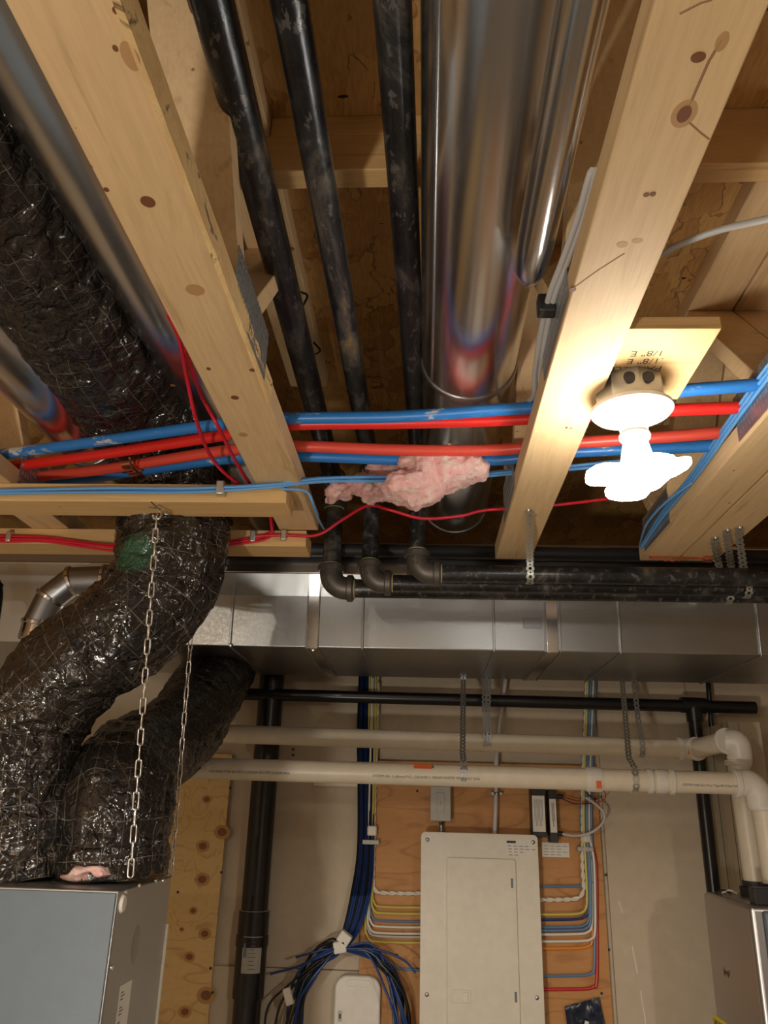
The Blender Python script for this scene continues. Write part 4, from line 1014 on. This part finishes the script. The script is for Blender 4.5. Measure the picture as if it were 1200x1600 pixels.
# left side: each runs down beside the plywood edge then turns right into the box
LV = (('white twisted cable, topmost on the left of the panel', 584, 1395, 'whitecable', True), ('upper yellow cable entering the left of the panel', 583, 1417, 'yellowcable', False), ('second yellow cable entering the left of the panel', 581.5, 1427, 'yellowcable', False),
      ('blue cable entering the left of the panel', 579.5, 1439, 'bluecable', False), ('white cable just below the blue one on the panel left', 577.5, 1448, 'whitecable', False), ('lower white cable on the panel left', 575.5, 1458, 'whitecable', False),
      ('greyish white cable above the lowest yellow one on the panel left', 574, 1463, 'greycable', False), ('lowest yellow cable entering the left of the panel', 572, 1472, 'yellowcable', False))
for i, (lab, xv, yh, m, tw) in enumerate(LV):
    rad = 10+i*.8
    wallcable(lab, [(xv+6, 1040), (xv+4, 1150), (xv+1.5, 1250), (xv, 1330), (xv-1, yh-rad*1.9), (xv+1, yh-rad*.8), (xv+rad*.5, yh-rad*.15), (xv+rad*1.6, yh), (630, yh+1), (660, yh+1)], m, .0050 if tw else .0036, 2.9-(i % 3)*.007-.003, tw)
wallcable('grey-blue cable entering the left of the panel near the coil', [(606, 1508), (625, 1513), (645, 1515), (660, 1516)], 'bluecable', .004)
RV = (('blue cable, topmost on the right of the panel', 929, 1384, 'bluecable', False), ('white twisted cable on the right of the panel', 912, 1405, 'whitecable', True), ('yellow cable on the right of the panel', 917, 1428, 'yellowcable', False),
      ('dark blue cable under the yellow one on the panel right', 919, 1436, 'netblue', False), ('upper grey-blue cable on the panel right', 921, 1448, 'bluecable', False), ('second blue cable of the grey-blue pair on the panel right', 923, 1453, 'bluecable', False), ('white and blue cable on the panel right', 925, 1459, 'whitecable', False),
      ('cream cable above the orange one on the panel right', 930, 1470, 'whitecable', False), ('orange cable on the right of the panel', 926, 1481, 'orangecable', False), ('lone blue cable below the orange one', 929, 1524, 'bluecable', False), ('red cable, lowest on the right of the panel', 933, 1545, 'darkred', False))
for i, (lab, xv, yh, m, tw) in enumerate(RV):
    rad = 9; x2 = {8: 914, 10: 917}.get(i, 908+i*1.7)
    wallcable(lab, [(x2+8, 1040), (x2+4, 1150), (x2+1, 1230), (x2+1, 1300), (xv-2 if i else 925, 1345), (xv, (1345+yh)/2+5 if yh > 1420 else yh-22), (xv-.5, yh-rad*1.4), (xv-rad*.7, yh-rad*.35), (xv-rad*2, yh), (870, yh+1), (838, yh+1)], m, .0052 if tw or m in ('darkred', 'orangecable') else .0042, (2.902 if i in (8, 10) else 2.892-(i % 3)*.007), tw)
# clips
for px, lab in ((581, 'left'), (917, 'right')):
    py = 1316 if px < 700 else 1327
    t = thing('cable_strap', 'grey clip holding the vertical cable bundle %s of the breaker panel' % lab, 'clip', U(px, py, y=2.88))
    a = U(px-10, py-4, y=2.875); b = U(px+11, py+4, y=2.875); bm = BM(); box(bm, a.x, b.x, 2.874, 2.8785, b.z, a.z); box(bm, a.x-.010, a.x+.002, 2.874, 2.9078, b.z, a.z); bev(link('clip_body', bm, MAT['switch'], t), .002)
    # white tape sleeve
    a = U(px-7, py-26, y=2.875); b = U(px+7, py, y=2.875); bm = BM(); box(bm, a.x, b.x, 2.874, 2.905, b.z+.02, a.z); bev(link('tape_sleeve', bm, MAT['white_plastic'], t), .004)
# steel channel behind the cables, upper left
bm = BM(); a = U(573, 1225, y=2.905); b = U(588, 1050, y=2.905); box(bm, a.x-.002, a.x+.004, 2.90, 2.925, a.z, .43); box(bm, a.x+.030, a.x+.036, 2.90, 2.925, a.z, .43); box(bm, a.x, a.x+.034, 2.921, 2.925, a.z, .43)
tag(bev(link('steel_channel', bm, MAT['strap']), .001), 'vertical galvanised channel behind the white pipes above the cables', 'channel')
# low-voltage wires of the modules
pipe('red_wire', 'thin red and black wire looping right of the power modules', [U(879, 1245, y=2.87), U(900, 1252, y=2.86), U(925, 1255, y=2.85), U(943, 1250, y=2.84), U(946, 1240, y=2.84), U(938, 1232, y=2.84)], .0018, 'darkred', 'wire')
pipe('black_wire', 'thin black wire beside the red one at the power modules', [U(879, 1248, y=2.87), U(895, 1255, y=2.86), U(915, 1256, y=2.85), U(930, 1252, y=2.85), U(918, 1240, y=2.84), U(908, 1225, y=2.84)], .0018, 'netblack', 'wire')
pipe('coax_cable', 'thick grey cable looping from the power modules to the right', [U(879, 1303, y=2.865), U(900, 1306, y=2.85), U(925, 1300, y=2.83), U(942, 1285, y=2.82), U(943, 1270, y=2.82), U(930, 1256, y=2.83), U(915, 1246, y=2.84)], .0042, 'greycable', 'cable')
# network cable coil
random.seed(11)
coilc = U(540, 1605, y=2.86); RX, RZ = .185, .245
for i in range(32):
    blue = i % 3 != 0; R1 = random.uniform(.80, 1.05); ph = random.uniform(-.02, .02); yy = 2.82+random.uniform(-.03, .03)
    xo = (i % 9-4)*.0060
    p0 = U(572+xo*420, 1055, y=2.90)
    pts = [p0, U(570+xo*450, 1150, y=2.89), U(571+xo*450, 1230, y=2.885), U(571+xo*500, 1330, y=2.88), U(563+xo*600, 1400, y=2.87), U(549+xo*500, 1452, y=2.855), U(533+xo*300, 1480, y=yy)]
    sgn = 1 if i % 2 else -1; n_ = 12
    a0 = math.pi/2; cx, cz = coilc.x, coilc.z
    for k in range(1, n_):
        a = a0-sgn*(math.pi*1.15)*k/n_
        wob = 1+.05*math.sin(k*1.3+i)
        pts.append(Vector((cx+RX*R1*wob*math.cos(a)+.01, yy+.012*math.sin(k+i), cz+RZ*(R1*.5+.5)*wob*math.sin(a))))
    pipe('network_cable', 'blue network cable hanging in the big coil' if blue else 'black network cable hanging in the big coil', pts, .0038, 'netblue' if blue else 'netblack', 'cable', 'blue cables of the coil' if blue else 'black cables of the coil', n=6, seg=8)
for k, (pts, m, lab) in enumerate(((((530, 1482), (500, 1495), (460, 1512), (422, 1522)), 'netblue', 'loose blue cable end sticking out left of the coil'),
        (((525, 1482), (505, 1484), (490, 1488), (462, 1496)), 'netblue', 'short loose blue end above the other loose end of the coil'),
        (((530, 1482), (590, 1484), (630, 1500), (650, 1520)), 'netblue', 'loose blue cable crossing right from the coil to the panel'),
        (((500, 1500), (450, 1540), (418, 1575), (412, 1640)), 'netblack', 'loose black cable with a white tip left of the coil'),
        (((520, 1490), (470, 1530), (438, 1570), (424, 1640)), 'netblack', 'loose black cable hanging at the outer left of the coil'))):
    pipe('network_cable', lab, [U(a, b, y=2.79) for a, b in pts], .0034, m, 'cable')
t = thing('tape_tie', 'white tape tie gathering the cables at the top of the coil', 'tape', U(532, 1475, y=2.79))
for a, b, w_, rt in (((528, 1458), (548, 1475), 0, .6), ((522, 1470), (540, 1490), 0, -.2)):
    p = U((a[0]+b[0])/2, (a[1]+b[1])/2, y=2.785); bm = BM(); box(bm, p.x-.020, p.x+.020, 2.775, 2.815, p.z-.017, p.z+.017, Matrix.Rotation(rt, 3, 'Y'), p); bev(link('tape_wrap', bm, MAT['paper'], t), .004)
p = U(451, 1556, y=2.79); bm = BM(); box(bm, p.x-.012, p.x+.012, 2.775, 2.80, p.z-.024, p.z+.024, Matrix.Rotation(-.35, 3, 'Y'), p)
tag(bev(link('tape_flag', bm, MAT['paper']), .003), 'small white tape flag on the left side of the coil', 'tape')
# white wall device
t = thing('wall_device', 'white rounded plastic device on the wall inside the coil', 'router', U(558, 1640, y=2.90))
a = U(524, 1523, y=2.885); b = U(592, 1660, y=2.885)
bm = BM(); rrect(bm, a.x, b.x, b.z, a.z, 2.882, 2.925, .040, 8); bev(link('case', bm, MAT['white_plastic'], t), .006, 3)
a = U(540, 1530, y=2.88); b = U(580, 1543, y=2.88); bm = BM(); rrect(bm, a.x, b.x, b.z, a.z, 2.8795, 2.883, .010, 6); bev(link('top_rib', bm, MAT['white_plastic'], t), .001)
a = U(528, 1579, y=2.88); b = U(534, 1597, y=2.88); bm = BM(); rrect(bm, a.x, b.x, b.z, a.z, 2.8808, 2.883, .005, 5); link('port_frame', bm, MAT['switch'], t, smooth=False)
bm = BM(); box(bm, a.x+.004, b.x-.004, 2.8798, 2.881, b.z+.009, a.z-.009); link('port', bm, MAT['ink'], t, smooth=False)
# navy wrapper bottom right of panel
t = thing('plastic_wrapper', 'crumpled dark navy wrapper taped on the plywood below the red cable', 'wrapper', U(910, 1620, y=2.90))
bm = BM(); cs = [(882, 1572), (905, 1563), (936, 1556), (940, 1580), (950, 1640), (892, 1640)]; G = 14; grid = []
for i in range(G+1):
    row = []
    for j in range(G+1):
        u, v = i/G, j/G; px = (882+(936-882)*u)*(1-v)+(892+(955-892)*u)*v; py = (1573-15*u)*(1-v)+1645*v
        q = U(px, py, y=2.895-.012*abs(noise.noise(Vector((u*5, v*6, 2))))-.004*noise.noise(Vector((u*14, v*14, 0)))); row.append(bm.verts.new(q))
    grid.append(row)
for i in range(G):
    for j in range(G): bm.faces.new((grid[i][j], grid[i][j+1], grid[i+1][j+1], grid[i+1][j]))
bmesh.ops.recalc_face_normals(bm, faces=bm.faces); bmesh.ops.solidify(bm, geom=bm.faces[:], thickness=.0015)
link('bag', bm, MAT['navy'], t, ang=.9)
a = U(914, 1594, y=2.88); bm = BM(); box(bm, a.x, a.x+.012, 2.876, 2.879, a.z-.06, a.z, Matrix.Rotation(.3, 3, 'Y'), a); link('white_stripe', bm, MAT['paper'], t, smooth=False)

# ================================================================== FURNACE (lower right)
t = thing('furnace', 'grey steel furnace cabinet at the lower right edge', 'furnace', (1.12, 2.42, FL))
FX = .828; ZF = -.209
bm = BM(); box(bm, FX, 1.42, 2.245, 2.60, FL, ZF); bev(link('case', bm, MAT['furnace'], t), .012, 4)
bm = BM(); box(bm, FX+.03, 1.40, 2.230, 2.2455, FL+.05, ZF-.01); bev(link('front_door', bm, MAT['hrv_front'], t), .01, 3)
for (cx_, cy_, w_, h_, lab) in ((D2.x, YL, .048, .045, 0), (V2.x, 2.50, .045, .040, 0)):
    bm = BM(); tube(bm, [(cx_, cy_, ZF), (cx_, cy_, ZF+h_*.6), (cx_, cy_, ZF+h_*.61), (cx_, cy_, ZF+h_)], [w_*.98, w_, .036, .036], 32); link('flue_boot', bm, MAT['rubber'], t)
a = U(1150, 1388, y=2.33); b = U(1215, 1412, y=2.33)
bm = BM(); box(bm, a.x+.02, a.x+.19, 2.262, 2.30, ZF, ZF+.040); bev(link('vent_collar', bm, MAT['black_plastic'], t), .002)
for k, (q0, q1, q2) in enumerate((((1118, 1395), (1130, 1388), (1142, 1397)), ((1128, 1398), (1140, 1391), (1152, 1399)), ((1172, 1414), (1185, 1406), (1198, 1414)), ((1180, 1408), (1192, 1402), (1206, 1410)))):
    yy = 2.52-.09*(k // 2*2)
    pw = [U(*q, y=yy) for q in (q0, q1, q2)]; pw[0].z = ZF+.004; pw[2].z = ZF+.004; pw[1].z = ZF+.012
    bm = BM(); tube(bm, cat_rom(pw, 8), .0025, 8); link('wire', bm, MAT['whitecable' if k % 2 else 'black_plastic'], t)
a = U(1136, 1519, x=FX)
bm = BM()
for k, (h0, h1) in enumerate(((-.004, .014), (-.008, .008), (0, .008), (0, .008), (-.006, .008), (-.006, .010), (0, .013))):
    box(bm, FX-.0006, FX, a.y+.020-k*.0065, a.y+.0235-k*.0065, a.z-.006+h0, a.z-.006+h1, Matrix.Rotation(.25, 3, 'X'), (FX, a.y+.02-k*.0065, a.z))
link('maker_mark', bm, plain('brown_print', srgb(84, 68, 54), .6), t, smooth=False)
a = U(1114, 1582, x=FX); b = U(1143, 1600, x=FX)
bm = BM(); box(bm, FX-.001, FX, b.y-.03, a.y, a.z-.13, a.z-.002); link('warning_sticker', bm, MAT['yellow'], t, smooth=False)
text('warning_text', 'WARNING', .032, (FX-.0016, a.y-.004, a.z-.034), (0, -1, 0), (0, 0, 1), MAT['ink'], t)

# ================================================================== LAMP
lc = U(987, 640, z=.553)
ax = Vector((.02, .03, -1)).normalized()
ob = thing('junction_box', 'grey octagonal metal junction box above the porcelain lamp holder', 'electrical box', (lc.x, lc.y, .560))
bm = BM(); tube(bm, [(lc.x, lc.y, .558), (lc.x, lc.y, .5965)], .050, 8); link('box_body', bm, MAT['galv_dark'], ob)
for dx_ in (-.012, .014):
    bm = BM(); lathe(bm, [(0, .001), (.006, .001), (.009, .0), (.009, -.001), (0, -.001)], (lc.x+dx_, lc.y-.0475, .580), (0, -1, 0), 16); link('knockout', bm, MAT['ink'], ob)
ls = thing('lamp_holder', 'white porcelain lamp holder under the grey box', 'lamp holder', (lc.x, lc.y, .553))
bm = BM(); lathe(bm, [(0, 0), (.055, 0), (.0585, .003), (.0585, .008), (.055, .012), (.040, .016), (.026, .024), (.0205, .034), (.0195, .044), (.0, .044)], (lc.x, lc.y, .557), ax, 56); link('base', bm, MAT['porcelain'], ls)
bm = BM(); lathe(bm, [(.015, .043), (.0215, .044), (.0225, .047), (.0215, .051), (.015, .052)], (lc.x, lc.y, .557), ax, 40); link('socket_rim', bm, MAT['porcelain'], ls)
for dx_, dy_ in ((-.044, -.004), (.041, .006)):
    bm = BM(); lathe(bm, [(0, .0155), (.0035, .015), (.005, .012), (.005, .008), (0, .008)], Vector((lc.x+dx_, lc.y+dy_, .557)), ax, 14); link('screw', bm, MAT['galv_dark'], ls)
bl = thing('light_bulb', 'lit white bulb with glowing side panels in the porcelain holder', 'light bulb', Vector((lc.x, lc.y, .557))+ax*.05)
o0 = Vector((lc.x, lc.y, .557))
bm = BM(); lathe(bm, [(0, .048), (.0175, .048), (.018, .058), (.0225, .080), (.024, .092), (0, .092)], o0, ax, 36); link('neck', bm, MAT['white_plastic'], bl)
bm = BM(); lathe(bm, [(0, .0925), (.030, .0925), (.042, .098), (.043, .112), (.030, .124), (0, .130)], o0, ax, 32); link('glowing_hub', bm, MAT['lit'], bl)
for k, (ang, til) in enumerate(((12, 16), (188, -3), (95, -4), (275, -4))):
    a = math.radians(ang); d = Vector((math.cos(a), math.sin(a), 0)); sd = Vector((-math.sin(a), math.cos(a), 0)); bm = BM()
    hub = o0+ax*.107; up = Vector((0, 0, math.tan(math.radians(til))))
    vs = []
    prof = [(.026, .018), (.034, .031), (.060, .031), (.071, .022), (.077, .0)]
    outl = [(s, w_) for s, w_ in prof]+[(s, -w_) for s, w_ in prof[::-1][1:]]
    for h in (-.006, .006): vs.append([bm.verts.new(hub+(d+up)*s+sd*w_+Vector((0, 0, h))) for s, w_ in outl])
    bm.faces.new(vs[0]); bm.faces.new(vs[1][::-1]); n_ = len(outl)
    for j in range(n_): bm.faces.new((vs[0][j], vs[1][j], vs[1][(j+1)%n_], vs[0][(j+1)%n_]))
    bmesh.ops.recalc_face_normals(bm, faces=bm.faces); bev(link('glowing_panel', bm, MAT['lit'], bl), .003, 2)
